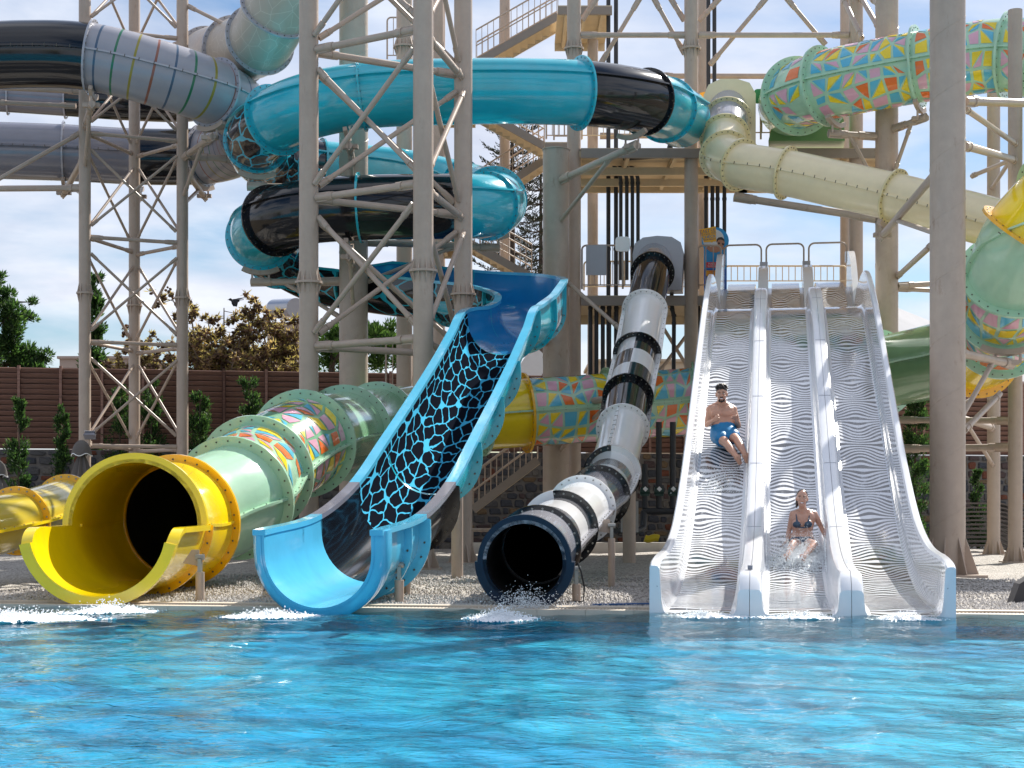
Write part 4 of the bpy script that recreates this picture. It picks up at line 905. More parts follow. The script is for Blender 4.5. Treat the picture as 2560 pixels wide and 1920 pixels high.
rl('low deck railing with a grey panel beside the checkered tube top', 1455, 1578, 723, 45.3, 1.24)
rl('low deck railing in front of the blue height sign', 1746, 1802, 723, 45.4, 1.24)
rl('tan railing behind the start of the racer lanes', 1812, 2116, 712, 49.3, 0.58, M['tan'], gap=0.19)
rl('tan railing far behind the checkered tube top', 1460, 1745, 726, 49.6, 0.9, M['tan'], gap=0.2)
rl('upper deck railing behind the black part of the blue tube', 1385, 1452, 350, 49.4, 0.95)
rl('upper deck railing under the blue tube end', 1455, 1575, 348, 49.6, 0.85, M['tan'])
rl('bent railing by the green box of the mosaic tube', 1884, 1926, 342, 45.2, 1.25)
mb = MB(); a, b = P(1465, 613, 45.25), P(1516, 688, 45.25); mb.box(((a.x + b.x) / 2, 45.25, (a.z + b.z) / 2), b.x - a.x, 0.02, a.z - b.z); thing_mesh('rail_panel', mb, mat('pale_grey_panel', (0.42, 0.44, 0.50), rough=0.5, var=0.05), 'pale grey sheet panel fixed to the low deck railing', 'panel')
def round_board(u, v, d, w, h, vb, label, m):
    c = P(u, v, d); root = empty('marker_board', P(u, vb, d), label, 'board'); mb = MB(); pts = []
    for k in range(24):
        a = TAU * k / 24; cx, sx = math.cos(a), math.sin(a); pts.append(c + Vector((math.copysign(abs(cx) ** 0.45, cx) * w / 2, 0, math.copysign(abs(sx) ** 0.45, sx) * h / 2)))
    mb.prism(pts, (0, 0.08, 0)); mb.build('board', m, root, 40); mb = MB(); mb.cyl(P(u, vb, d + 0.002), c - Vector((0, -0.04, h / 2 - 0.02)), 0.03, n=10); mb.build('stem', M['steel'], root)
round_board(1557, 610, 45.0, 0.42, 0.42, 722, 'white rounded board on a pole by the checkered tube top', M['white']); round_board(1902, 240, 45.0, 0.38, 0.40, 348, 'green rounded board on a pole by the mosaic tube box', mat('sign_green', (0.03, 0.24, 0.08), rough=0.4))
mb = MB(); poly = [P(x, y, 45.6) for x, y in ((1750, 232), (1793, 222), (1797, 255), (1760, 262))]; mb.prism(poly, (0, 0.04, 0)); thing_mesh('sign', mb, mat('sign_amber', (0.85, 0.42, 0.03), rough=0.45, var=0.03), 'amber corner of a sign behind the cream tube box', 'sign')
# ---- stairs
def stairs(label, a, b, n, w=1.2, post=True, rail=True, m=None):
    """a flight from a to b (centres of the near stringer), treads going back by w"""
    a, b = Vector(a), Vector(b); root = empty('stair_flight', a, label, 'stairs', 'steel stair flights'); back = Vector((0, w, 0))
    for o_ in (Vector((0, 0, 0)), back):
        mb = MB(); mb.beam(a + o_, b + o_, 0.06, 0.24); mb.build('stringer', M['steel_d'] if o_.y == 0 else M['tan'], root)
    first = None; dx = abs(b.x - a.x) / n
    for k in range(n):
        p = a + (b - a) * (k + 0.5) / n + back / 2
        if first is None:
            mb = MB(); mb.box(p, dx * 1.0, w - 0.06, 0.05); mb.box(p + Vector((0, 0, -0.06)), dx * 0.9, w - 0.2, 0.03); first = mb.build('tread', M['tan'], root); p0 = p
        else: o = clone(first, root); o.location = p - p0
    if rail:
        for o_ in (Vector((0, 0, 0)), back):
            mb = MB(); mb.cyl(a + o_ + Vector((0, 0, 1.05)), b + o_ + Vector((0, 0, 1.05)), 0.026, n=8); mb.cyl(a + o_ + Vector((0, 0, 0.55)), b + o_ + Vector((0, 0, 0.55)), 0.02, n=8); mb.build('handrail', M['steel'], root)
            f2 = None; nb = int((b - a).length / 0.2)
            for k in range(nb + 1):
                p = a + o_ + (b - a) * k / nb
                if f2 is None: mb = MB(); mb.cyl(p + Vector((0, 0, 0.05)), p + Vector((0, 0, 1.05)), 0.011, n=5); f2 = mb.build('baluster', M['steel'], root); p1 = p
                else: o = clone(f2, root); o.location = p - p1
    return root
stairs('topmost stair flight rising behind the blue tube', P(1190, 158, 50.5), P(1395, 40, 50.5), 11, 1.3)
stairs('stair flight sloping down just below the blue tube', P(1185, 268, 50.5), P(1362, 366, 50.5), 10, 1.3)
stairs('stair flight between the two blue spiral turns', P(1190, 510, 52.0), P(1360, 400, 52.0), 10, 1.2)
stairs('stair flight above the blue chute corner', P(1170, 606, 50.5), P(1330, 694, 50.5), 9, 1.3)
stairs('lowest stair flight in front of the stone wall', P(1182, 1274, 46.5), P(1345, 1150, 46.5), 12, 1.1)
def landing(label, u0, u1, d0, d1, z):
    x0, x1 = xy(u0, d0)[0], xy(u1, d0)[0]; root = empty('stair_landing', (x0, d0, z), label, 'landing', 'stair landings'); mb = MB(); mb.box(((x0 + x1) / 2, (d0 + d1) / 2, z), x1 - x0, d1 - d0, 0.05); mb.build('plate', M['tan'], root)
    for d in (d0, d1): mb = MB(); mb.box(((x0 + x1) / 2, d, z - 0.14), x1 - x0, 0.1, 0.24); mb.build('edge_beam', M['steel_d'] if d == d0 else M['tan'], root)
    for k in range(3): mb = MB(); x = x0 + (x1 - x0) * (k + 0.5) / 3; mb.box((x, (d0 + d1) / 2, z - 0.12), 0.1, d1 - d0 - 0.12, 0.16); mb.build('joist', M['tan'], root)
landing('stair landing at the very top of the frame', 1395, 1530, 48.2, 52.0, P(0, 36, 49).z); landing('stair landing by the flat capped column', 1362, 1452, 49.5, 52.0, P(0, 366, 50).z); landing('stair landing behind the lattice tower', 1040, 1190, 50.4, 52.2, P(0, 160, 50.4).z)
landing('stair landing below the blue tube behind the lattice tower', 1060, 1186, 50.4, 52.0, P(0, 268, 50.4).z); landing('lowest stair landing behind the lattice tower', 1050, 1172, 50.4, 52.0, P(0, 606, 50.4).z)
rl('looped railing on the stair landing near the top', 968, 1030, 148, 49.8, 1.3); rl('railing on the stair landing near the flat capped column', 1366, 1425, 348, 49.6, 0.9); rl('railing behind the lattice tower above the mosaic tube', 965, 1032, 972, 46.5, 1.4)
# ---- black pipes
PG = 'black feed pipes on the start tower'
def pipe_thing(label, pts, r=0.062, bands=True):
    pts = [Vector(p) for p in pts]; root = empty('feed_pipe', pts[0], label, 'pipe', PG); mb = MB(); out = []
    for i, p in enumerate(pts):
        if 0 < i < len(pts) - 1:
            a, b = (pts[i - 1] - p).normalized(), (pts[i + 1] - p).normalized()
            for k in range(5): f = k / 4; out.append(p + a * 0.16 * (1 - f) ** 2 + b * 0.16 * f ** 2)
        else: out.append(p)
    mb.pipe(out, r, 12); mb.build('run', M['pipe'], root, 60)
    for i in range(1, len(pts) - 1):
        for q in (pts[i - 1], pts[i + 1]): d = (q - pts[i]).normalized(); mb = MB(); mb.cyl(pts[i] + d * 0.17, pts[i] + d * 0.25, r * 1.18, n=12); mb.build('socket', M['pipe'], root)
    return root
ORD = ['first', 'second', 'third', 'fourth', 'fifth', 'sixth']
for i, u in enumerate((1521, 1540)): pipe_thing('%s tall black pipe from the left above the blue tube end' % ORD[i], [P(u, -20, 48.6), P(u, 640, 48.6), P(u, 935, 48.6)], 0.066)
for i, u in enumerate((1552, 1567, 1581, 1595)): pipe_thing('%s black pipe from the left hanging under the upper deck' % ORD[i], [P(u - 30, 395, 47.0), P(u, 440, 47.4), P(u, 700, 47.4)], 0.056)
for i, u in enumerate((1476, 1491, 1507, 1523, 1541)): pipe_thing('%s black pipe from the left with a bend under the low deck' % ORD[i], [P(u, 940, 45.8), P(u, 752, 45.8), P(u + 12, 752, 49)], 0.062)
for i, u in enumerate((1771, 1786)): pipe_thing('%s tall black pipe from the left beside the cream tube box' % ORD[i], [P(u, -20, 48.0), P(u, 250, 48.0)], 0.062)
for i, u in enumerate((1765, 1781, 1794, 1811)): pipe_thing('%s black pipe from the left behind the height sign' % ORD[i], [P(u, 395, 48.2), P(u, 480, 48.2), P(u, 720, 48.2)], 0.06)
for i, u in enumerate((1745, 1760)): pipe_thing('%s short black pipe from the left beside the racer top' % ORD[i], [P(u, 940, 46.0), P(u, 756, 46.0), P(u + 8, 756, 48)], 0.062)
pipe_thing('kinked black pipe right of the checkered tube', [P(1679, 728, 45.6), P(1680, 772, 45.6), P(1685, 790, 45.6), P(1684, 940, 45.6)], 0.06)
pipe_thing('black drain bend hanging from the upper deck edge', [P(1675, 352, 45.2), P(1675, 388, 45.2), P(1560, 396, 46)], 0.07)
mroot = empty('valve_manifold', P(1620, 1300, 39.5), 'black pipe manifold with three green valves before the stone wall', 'pipework')
for u in (1612, 1647, 1682):
    mb = MB(); mb.pipe([P(u, 1055 if u > 1620 else 1160, 39.5), P(u, 1270, 39.5)], 0.075, 12); mb.build('pipe', M['pipe'], mroot, 60)
    mb = MB(); mb.box(P(u, 1229, 39.45), 0.2, 0.18, 0.22); mb.cyl(P(u - 12, 1229, 39.4), P(u + 12, 1229, 39.4), 0.07, n=10); mb.build('valve', mat('valve_green', (0.012, 0.045, 0.035), rough=0.4), mroot)
    mb = MB(); mb.beam(P(u - 2, 1219, 39.3), P(u + 5, 1226, 39.3), 0.02, 0.09); mb.build('valve_handle', M['white'], mroot)
mb = MB(); mb.pipe([P(1605, 1278, 39.5), P(1688, 1278, 39.5)], 0.085, 12); mb.build('header', M['pipe'], mroot, 60)
mb = MB(); mb.pipe([P(1610, 1278, 39.5), P(1608, 1318, 39.4), P(1596, 1326, 39.2), P(1540, 1326, 38.5)], 0.085, 12); mb.build('drain_pipe', M['pipe'], mroot, 60)
mb = MB(); mb.box(P(1574, 1292, 38.4), 0.42, 0.06, 0.75); thing_mesh('meter_box', mb, mat('box_grey', (0.36, 0.35, 0.34), rough=0.5), 'pale grey meter box behind the stout post', 'box')
# ---- height sign
SG = empty('height_sign', P(1788, 726, 46.0), 'blue height check sign with a round swimmer picture beside the racer', 'sign')
def sgn_poly(name, pts, m, dy, th=0.012, sub=None):
    mb = MB(); mb.prism([P(x, y, 46.0) + Vector((0, dy, 0)) for x, y in pts], (0, th, 0)); return mb.build(name, m, sub or SG, 30)
mb_ = mat('sign_blue', (0.02, 0.33, 0.72), rough=0.35, var=0.05); mw = mat('sign_white', (0.72, 0.74, 0.78), rough=0.4, var=0.12, vs_=7); ms = mat('sign_skin_print', (0.48, 0.23, 0.14), rough=0.4); mk = mat('sign_dark_print', (0.05, 0.03, 0.025), rough=0.4); mr = mat('sign_red', (0.80, 0.05, 0.08), rough=0.4, var=0.02); ma = mat('sign_orange', (0.95, 0.50, 0.03), rough=0.4, var=0.02); mn = mat('sign_navy', (0.03, 0.04, 0.28), rough=0.4, var=0.02); mvb = mat('sign_violet', (0.02, 0.14, 0.58), rough=0.35, var=0.04)
circ = lambda cx, cy, rx, ry, n=28, a0=0, a1=TAU: [(cx + rx * math.cos(a0 + (a1 - a0) * k / n), cy + ry * math.sin(a0 + (a1 - a0) * k / n)) for k in range(n if a1 - a0 > 6 else n + 1)]
sgn_poly('panel', [(1760, 618), (1817, 618), (1817, 672), (1760, 672)], mb_, 0.0); sgn_poly('panel', [(1760, 672), (1817, 672), (1817, 727), (1760, 727)], mvb, 0.0)
ds = sgn_poly('disc', circ(1788, 602, 34, 34), mb_, -0.014); sgn_poly('spray', circ(1783, 598, 27, 25), mw, -0.020, 0.005, ds)
sgn_poly('swimmer_print', [(1766, 622), (1770, 612), (1776, 618), (1786, 614), (1796, 612), (1806, 616), (1812, 620), (1803, 627), (1790, 632), (1776, 630)], ms, -0.024, 0.003, ds)
sgn_poly('face_print', circ(1802, 607, 9.0, 12.5), ms, -0.028, 0.003, ds); sgn_poly('hair_print', [(1791, 607), (1791, 599), (1796, 594), (1804, 593), (1810, 598), (1811, 605), (1807, 601), (1800, 599), (1795, 601)], mk, -0.032, 0.003, ds)
sgn_poly('glasses_print', [(1794, 606), (1800, 607), (1799, 611), (1795, 611)], mk, -0.032, 0.003, ds); sgn_poly('glasses_print', [(1804, 608), (1811, 609), (1810, 614), (1805, 613)], mk, -0.032, 0.003, ds)
bb = sgn_poly('speech_board', [(1747, 575), (1789, 566), (1790, 604), (1783, 604), (1779, 607), (1777, 605), (1760, 606)], ma, -0.034)
def sgn_text(txt, u, v, hpx, rot, m, parent, dy, squeeze=1.0):
    vv, fs = text_mesh(txt, hpx * 46.0 / F * 1.35, 0.002, 0.0); c = P(u, v, 46.0) + Vector((0, dy, 0)); cr, sr = math.cos(R_(rot)), math.sin(R_(rot)); mb = MB()
    mb.add([c + Vector(((p.x * cr * squeeze - p.y * sr), -p.z, (p.x * sr * squeeze + p.y * cr))) for p in vv], fs); return mb.build('lettering', m, parent, 0)
sgn_text('ΕΛΕΓΞΕ', 1769, 579, 8.5, 9, mn, bb, -0.037, 0.95); sgn_text('ΤΟ ΥΨΟΣ ΣΟΥ', 1770, 586, 4.2, 9, mn, bb, -0.037); sgn_text('CHECK', 1772, 593, 8.0, 7, mat('sign_blue_print', (0.02, 0.22, 0.55), rough=0.4, var=0), bb, -0.037, 1.0); sgn_text('YOUR HEIGHT', 1773, 599.5, 3.6, 6, mn, bb, -0.037)
def rrect(u0, u1, v0, v1, r=3): return circ(u1 - r, v1 - r, r, r, 5, 0, math.pi / 2) + circ(u0 + r, v1 - r, r, r, 5, math.pi / 2, math.pi) + circ(u0 + r, v0 + r, r, r, 5, math.pi, 1.5 * math.pi) + circ(u1 - r, v0 + r, r, r, 5, 1.5 * math.pi, TAU)
rb = sgn_poly('red_plate', rrect(1765, 1793, 655.5, 669.5), mr, -0.010); sgn_text('MAIN', 1779, 659.6, 5.2, 0, M['white'], rb, -0.013); sgn_text('SLIDES', 1779, 665.6, 5.2, 0, M['white'], rb, -0.013)
ob = sgn_poly('orange_plate', rrect(1765, 1793, 676, 690.5), ma, -0.010); sgn_text('KIDS', 1779, 680.3, 5.2, 0, mr, ob, -0.013); sgn_text('SLIDES', 1779, 686.4, 5.2, 0, mr, ob, -0.013)
pk = mat('sign_pink_print', (0.55, 0.30, 0.45), rough=0.4, var=0)
for i, w in enumerate((20, 18, 21, 16, 19)): sgn_poly('small_print', [(1768, 693.5 + i * 3.4), (1768 + w, 693.5 + i * 3.4), (1768 + w, 694.7 + i * 3.4), (1768, 694.7 + i * 3.4)], pk, -0.006, 0.004)
mb = MB(); mb.cyl(P(1788, 727, 46.06), P(1788, 640, 46.06), 0.03); mb.build('post', M['steel'], SG)
# ================================================================== STONE WALL, FENCE
WA, WB = Vector((*xy(-140, 46.6), 0)), Vector((*xy(2760, 53.6), 0)); WD = (WB - WA).normalized(); WN = Vector((WD.y, -WD.x, 0)); WLEN = (WB - WA).length     # WN faces the camera
def wpt(a, z, off=0.0): return WA + WD * a + WN * off + Vector((0, 0, z))
def wall_a(u):   # distance along the wall under photo column u
    k = (u - U0) / F; return (k * WA.y - WA.x) / (WD.x - k * WD.y)
M['mortar'] = mat('lime_mortar', (0.17, 0.155, 0.145), rough=0.9, var=0.2, bump=0.3, bs=30)
STONES = [mat('stone_' + n, c, rough=0.8, spec=0.3, var=0.35, vs_=6, bump=0.5, bs=22) for n, c in (('slate', (0.062, 0.066, 0.080)), ('grey', (0.10, 0.098, 0.10)), ('ash', (0.16, 0.145, 0.13)), ('rust', (0.17, 0.062, 0.038)), ('ochre', (0.18, 0.125, 0.075)), ('plum', (0.095, 0.066, 0.066)))]
SWZ = 3.02
WR = empty('stone_wall', WA, 'rubble stone wall with grey mortar under the wooden fence', 'wall'); tag(WR, kind='thing')
mb = MB(); mb.prism([wpt(0, -0.1), wpt(WLEN, -0.1), wpt(WLEN, SWZ), wpt(0, SWZ)], -WN * 0.4); mb.build('mortar_bed', M['mortar'], WR)
def stone_mesh(seed):
    r = random.Random(seed); n = 9; pts = []
    for k in range(n):
        a = TAU * k / n + r.uniform(-0.12, 0.12); c, s_ = math.cos(a), math.sin(a); q = 0.5 * r.uniform(0.80, 1.06); pts.append((math.copysign(abs(c) ** 0.42, c) * q, math.copysign(abs(s_) ** 0.42, s_) * q))
    vv, fs = [], []
    for f, d in ((1.0, -0.02), (0.97, 0.55), (0.78, 1.0)):
        for (x, y) in pts: vv.append((x * f, d * (1 + r.uniform(-0.2, 0.2) * (f < 0.9)), y * f))
    vv.append((0, 1.05, 0))
    for j in range(2):
        for k in range(n): fs.append((j * n + k, j * n + (k + 1) % n, (j + 1) * n + (k + 1) % n, (j + 1) * n + k))
    for k in range(n): fs.append((2 * n + k, 2 * n + (k + 1) % n, 3 * n))
    return vv, fs
SM = [stone_mesh(i) for i in range(8)]; SMESH = {}
for i in range(8):
    for j in range(6):
        me = bpy.data.meshes.new('stone'); me.from_pydata(SM[i][0], [], SM[i][1]); me.materials.append(STONES[j]); SMESH[i, j] = me
rs = random.Random(11); stones = []; z = 0.0
while z < SWZ - 0.08:
    hrow = rs.uniform(0.17, 0.30); hrow = min(hrow, SWZ - z); a = rs.uniform(0, 0.2)
    while a < WLEN:
        w = rs.uniform(0.2, 0.52); hh = hrow * rs.uniform(0.72, 1.0); stones.append((a + w / 2, z + hrow / 2 + rs.uniform(-0.015, 0.015), w - rs.uniform(0.02, 0.05), hh, rs.randrange(8), rs.choices(range(6), (34, 26, 14, 9, 8, 12))[0])); a += w
    z += hrow
wins = [(wall_a(-10), wall_a(330), 1.5, 3.1), (wall_a(1170), wall_a(1660), 0.0, 3.1), (wall_a(2235), wall_a(2575), 0.6, 3.1)]
inw = [any(a0 < s[0] < a1 and z0 < s[1] < z1 for a0, a1, z0, z1 in wins) for s in stones]
cand = sorted([s for s, k in zip(stones, inw) if k], key=lambda s: -s[2] * s[3]); picked = set(id(s) for s in cand[:295])
rotw = Matrix((WD, WN, Vector((0, 0, 1)))).transposed()
mb = MB()
for s in stones:
    if id(s) in picked:
        o = bpy.data.objects.new('stone', SMESH[s[4], s[5]]); C.objects.link(o); o.parent = WR; o.matrix_local = Matrix.Translation(wpt(s[0], s[1]) - WA) @ rotw.to_4x4() @ Matrix.Diagonal((s[2], 0.05, s[3], 1))
    else:
        vv, fs = SM[s[4]]; mb.add([wpt(s[0] + p[0] * s[2], s[1] + p[2] * s[3], p[1] * 0.05) for p in vv], fs, None, s[5])
tag(mb.build('small_stones', STONES, WR, 40), kind='stuff')
def wood_b(nt, tc):
    mp = N(nt, 'ShaderNodeMapping'); mp.inputs['Scale'].default_value = (0.6, 0.6, 9.0); nt.links.new(tc.outputs['Object'], mp.inputs[0])
    n = N(nt, 'ShaderNodeTexNoise', Scale=2.0, Detail=6.0, Roughness=0.6); nt.links.new(mp.outputs[0], n.inputs['Vector'])
    return ramp(nt, n.outputs[0], [(0.3, (0.20, 0.105, 0.078)), (0.7, (0.35, 0.19, 0.145))])
M['wood'] = mat('brown_stained_wood', (0.2, 0.1, 0.08), rough=0.65, var=0.12, vs_=1.2, build=wood_b)
FZ0, FZ1 = SWZ + 0.04, 5.46
def fence(label, u0, u1):
    a0, a1 = wall_a(u0), wall_a(u1); n = max(1, round((a1 - a0) / 1.2)); w = (a1 - a0) / n; root = empty('wooden_fence', wpt(a0, FZ0), label, 'fence', 'wooden slat fence runs')
    for k in range(n + 1):
        mb = MB(); p = wpt(a0 + k * w, FZ0, -0.16); mb.prism([p - WD * 0.04, p + WD * 0.04, p + WD * 0.04 + WN * 0.10, p - WD * 0.04 + WN * 0.10], (0, 0, FZ1 - FZ0 + 0.04)); mb.build('post', M['wood'], root)
    mb = MB(); mb.prism([wpt(a0, FZ0, -0.26), wpt(a1, FZ0, -0.26), wpt(a1, FZ1, -0.26), wpt(a0, FZ1, -0.26)], -WN * 0.02); mb.build('backing_sheet', mat('fence_backing', (0.05, 0.028, 0.022), rough=0.8), root)
    first = None; nr = 15; g = (FZ1 - FZ0) / nr
    for k in range(n):
        for j in range(nr):
            a = a0 + k * w + 0.05; zz = FZ0 + j * g
            if first is None:
                mb = MB(); q = [(-0.20, 0.0), (-0.185, 0.0), (-0.085, 0.125), (-0.10, 0.135)]
                mb.prism([wpt(a, zz + y, x) for x, y in q], WD * (w - 0.10)); first = mb.build('slat', M['wood'], root, 20); f0 = wpt(a, zz)
            else: o = clone(first, root); o.location = wpt(a, zz) - f0 + Vector((0, 0, random.uniform(-0.006, 0.006)))
    return root
fence('wooden slat fence run behind the far lattice tower', -60, 560); fence('wooden slat fence run behind the blue spiral', 560, 1180); fence('wooden slat fence run behind the checkered tube', 1180, 1800); fence('wooden slat fence run behind the white racer and slim columns', 1800, 2640)

# ================================================================== PLANTS
def leaf_mat(name, c, v=0.35):
    m = mat(name, c, rough=0.6, spec=0.25, var=v, vs_=2.5); nt = m.node_tree
    if not any(n.type == 'BSDF_TRANSLUCENT' for n in nt.nodes):
        b = nt.nodes['Principled BSDF']; out = [n for n in nt.nodes if n.type == 'OUTPUT_MATERIAL'][0]; tr = nt.nodes.new('ShaderNodeBsdfTranslucent'); tr.inputs[0].default_value = (min(1, c[0] * 1.7), min(1, c[1] * 1.8), c[2] * 1.2, 1)
        mx = nt.nodes.new('ShaderNodeMixShader'); mx.inputs[0].default_value = 0.42; nt.links.new(b.outputs[0], mx.inputs[1]); nt.links.new(tr.outputs[0], mx.inputs[2]); nt.links.new(mx.outputs[0], out.inputs[0])
    return m
LG = [leaf_mat('needle_deep_green', (0.022, 0.050, 0.018)), leaf_mat('needle_green', (0.045, 0.095, 0.028)), leaf_mat('needle_light_green', (0.085, 0.15, 0.04))]
LBR = [leaf_mat('cone_dark_brown', (0.13, 0.08, 0.055)), leaf_mat('cone_brown', (0.25, 0.155, 0.105)), leaf_mat('needle_straw', (0.40, 0.28, 0.15)), leaf_mat('needle_olive', (0.30, 0.235, 0.095))]
BARK = mat('bark', (0.085, 0.06, 0.045), rough=0.9, var=0.4, vs_=6, bump=0.6, bs=20); BARK_L = mat('pale_bark', (0.22, 0.17, 0.13), rough=0.9, var=0.3, vs_=6)
def spray(mb, p, d, L, w, mi):
    """one leaf-sized blade"""
    d = d.normalized(); s_ = d.cross(Vector((random.uniform(-1, 1), random.uniform(-1, 1), random.uniform(-1, 1))))
    if s_.length < 1e-3: return
    s_ = s_.normalized() * w; mb.add([p, p + d * L * 0.5 + s_, p + d * L, p + d * L * 0.5 - s_], [(0, 1, 2, 3)], None, mi)
def rvec(): return Vector(rng.normal(size=3)).normalized()
def cypress(label, u, vtop, d, w, z0=0.0, n=1700, name='cypress_shrub', group='young cypress shrubs along the wall', lean=0.0, size=0.115):
    x, y = xy(u, d); zt = P(0, vtop, d).z; root = empty(name, (x, y, z0), label, 'shrub' if 'shrub' in name else 'tree', group)
    mb = MB(); mb.pipe([(x, y, z0), (x + lean * 0.5, y, (z0 + zt) / 2), (x + lean, y, zt - 0.2)], [0.05, 0.035, 0.01], 7); mb.build('trunk', BARK, root)
    mb = MB(); hgt = zt - z0; n = n * 3; lobes = [(random.uniform(0.02, 0.98), random.uniform(0, TAU), random.uniform(0.5, 1.25)) for _ in range(int(16 + hgt * 7))]
    for (h, a, k) in lobes:
        prof = w * 0.5 * (0.35 + 0.9 * math.sin(min(1, (1 - h) * 1.25 + 0.05) * math.pi / 2)) * (0.6 + 0.6 * min(1, h * 5)) * k
        c = Vector((x + lean * h + math.cos(a) * prof * 0.45, y + math.sin(a) * prof * 0.45, z0 + h * hgt))
        tip = Vector((math.cos(a) * 0.5, math.sin(a) * 0.5, 1.1)).normalized()
        for _ in range(n // len(lobes)):
            q = c + rvec() * prof * 0.5 * random.random() ** 0.5 + tip * random.uniform(-0.1, 0.3) * hgt * 0.10
            spray(mb, q, tip + rvec() * 0.8, size * random.uniform(0.6, 1.3), size * 0.16, random.choices((0, 1, 2), (5, 3, 1))[0])
    mb.build('crown', LG, root, 0); return root
for (lab, u, vt, d, w, n) in (('tall young cypress at the left frame edge before the stone wall', 48, 1000, 44.5, 0.62, 2200), ('slim young cypress left of the far lattice tower', 158, 1012, 44.5, 0.5, 1700), ('young cypress seen between the far lattice tower legs', 300, 960, 46.2, 0.9, 2200), ('bushy young cypress behind the middle leg of the far tower', 378, 935, 46.4, 0.85, 2200),
     ('broad young cypress right of the far lattice tower', 500, 955, 46.2, 0.8, 2600), ('young cypress above the mosaic bend of the raft tube', 622, 940, 46.0, 0.72, 2200), ('tall young cypress between the racer and the thick column', 2288, 955, 46.5, 0.85, 3200), ('young cypress behind the slim column by the frame edge', 2445, 1180, 49.5, 0.6, 1200)):
    cypress(lab, u, vt, d, w, 0.0, n)
cypress('slim dark cypress rising beside the far tower', 238, 684, 58, 0.75, 3.0, 2600, 'cypress_tree', 'trees beyond the fence', size=0.2)
def conifer(label, u, v0, v1, d, w, n, blobs, name='pine_tree', mats=None, size=0.22, lean=0.0):
    """open crown: trunk, limbs and leaf clumps at the ends of the limbs"""
    x, y = xy(u, d); zb, zt = 1.0, P(0, v1, d).z; root = empty(name, (x, y, zb), label, 'tree', 'trees beyond the fence'); mats = mats or LG
    tr_ = MB(); tr_.pipe([(x, y, zb), (x + lean * 0.4, y, zb + (zt - zb) * 0.5), (x + lean, y, zt)], [0.28, 0.18, 0.03], 8); cr = MB()
    for (bu, bv, br) in blobs:
        c = P(bu, bv, d) + Vector((0, random.uniform(-0.9, 0.9), 0)); r = br * d / F; b0 = Vector((x + lean * 0.3, y, max(zb + 1.0, c.z - r * 1.3))); tr_.pipe([b0, b0.lerp(c, 0.55) + Vector((0, 0, 0.1)), c], [0.07, 0.045, 0.015], 6)
        for q_ in range(7):
            cc = c + rvec() * r * 0.62; rr = r * random.uniform(0.3, 0.55); tr_.pipe([c, cc], [0.02, 0.008], 4)
            for _ in range(int(n * rr * rr * 15)):
                dd = rvec(); p = cc + dd * rr * random.random() ** 0.4; spray(cr, p, dd + Vector((0, 0, 0.7)) + rvec() * 0.5, size * random.uniform(0.6, 1.2), size * 0.13, random.choices(range(len(mats)), (4, 4, 2, 2)[:len(mats)])[0])
    tr_.build('trunk', BARK, root); cr.build('crown', mats, root, 0); return root
conifer('dark green conifer cut by the left frame edge', -25, 930, 660, 60, 3, 190, [(-30, 780, 40), (10, 745, 26), (0, 705, 16), (25, 800, 40), (60, 785, 20), (72, 752, 14), (20, 850, 46), (62, 890, 34), (95, 890, 22), (-20, 880, 46), (90, 915, 24), (40, 925, 40), (8, 695, 10)])
conifer('bright green pine between the lattice tower and spiral column', 830, 940, 800, 56, 3, 200, [(815, 850, 30), (845, 830, 26), (870, 870, 34), (820, 900, 34), (935, 830, 26), (960, 850, 34), (985, 870, 26), (940, 900, 36), (975, 815, 18), (1000, 905, 24)], mats=[LG[1], LG[2], leaf_mat('needle_fresh_green', (0.12, 0.22, 0.05))])
def cone_tree(label, u, d, limbs, n_tip, seed):
    """half-dry pine: bare limbs carrying brown cones and straw needle tufts"""
    r = random.Random(seed); x, y = xy(u, d); root = empty('dry_pine', (x, y, 0.5), label, 'tree', 'trees beyond the fence'); tr_ = MB(); cr = MB(); base = Vector((x, y, 0.5)); fork = Vector((x, y, 3.6)); tr_.pipe([base, fork], [0.26, 0.2], 8)
    for (lu, lv) in limbs:
        e = P(lu, lv, d + r.uniform(-1.5, 1.5)); m1 = fork.lerp(e, 0.5) + Vector((r.uniform(-0.3, 0.3), 0, r.uniform(-0.2, 0.5))); tr_.pipe([fork, m1, e], [0.10, 0.06, 0.02], 6)
        for k in range(n_tip):
            t = r.uniform(0.3, 1.0); p0 = m1.lerp(e, (t - 0.3) / 0.7) if t > 0.3 else m1; tip = p0 + Vector((r.uniform(-1, 1), r.uniform(-0.8, 0.8), r.uniform(-0.5, 0.8))) * r.uniform(0.35, 0.95); tr_.pipe([p0, tip], [0.018, 0.007], 4)
            for _ in range(4):
                q = p0.lerp(tip, r.uniform(0.3, 1.05)) + Vector((r.uniform(-0.08, 0.08), r.uniform(-0.08, 0.08), r.uniform(-0.08, 0.08)))
                for _ in range(3): cr.blob(q + rvec() * 0.09, r.uniform(0.045, 0.075), 0 if False else 1, (1, 1, 0.85), 0.25, r.choice((0, 0, 1)))
                if r.random() < 0.75:
                    mi = r.choice((2, 3, 3))
                    for _ in range(11): dd = rvec(); spray(cr, q, dd + Vector((0, 0, 0.4)), r.uniform(0.14, 0.30), 0.022, mi)
    tr_.build('trunk', BARK_L, root); cr.build('crown', LBR, root, 0); return root
cone_tree('half dry pine with brown cones beside the far tower', 560, 57, [(430, 745), (475, 775), (520, 800), (400, 850), (350, 900), (560, 770), (600, 830), (640, 760), (480, 860), (330, 880), (290, 915), (520, 900), (250, 900), (620, 900), (440, 900), (380, 915), (560, 850), (450, 820), (590, 880), (320, 850)], 17, 5)
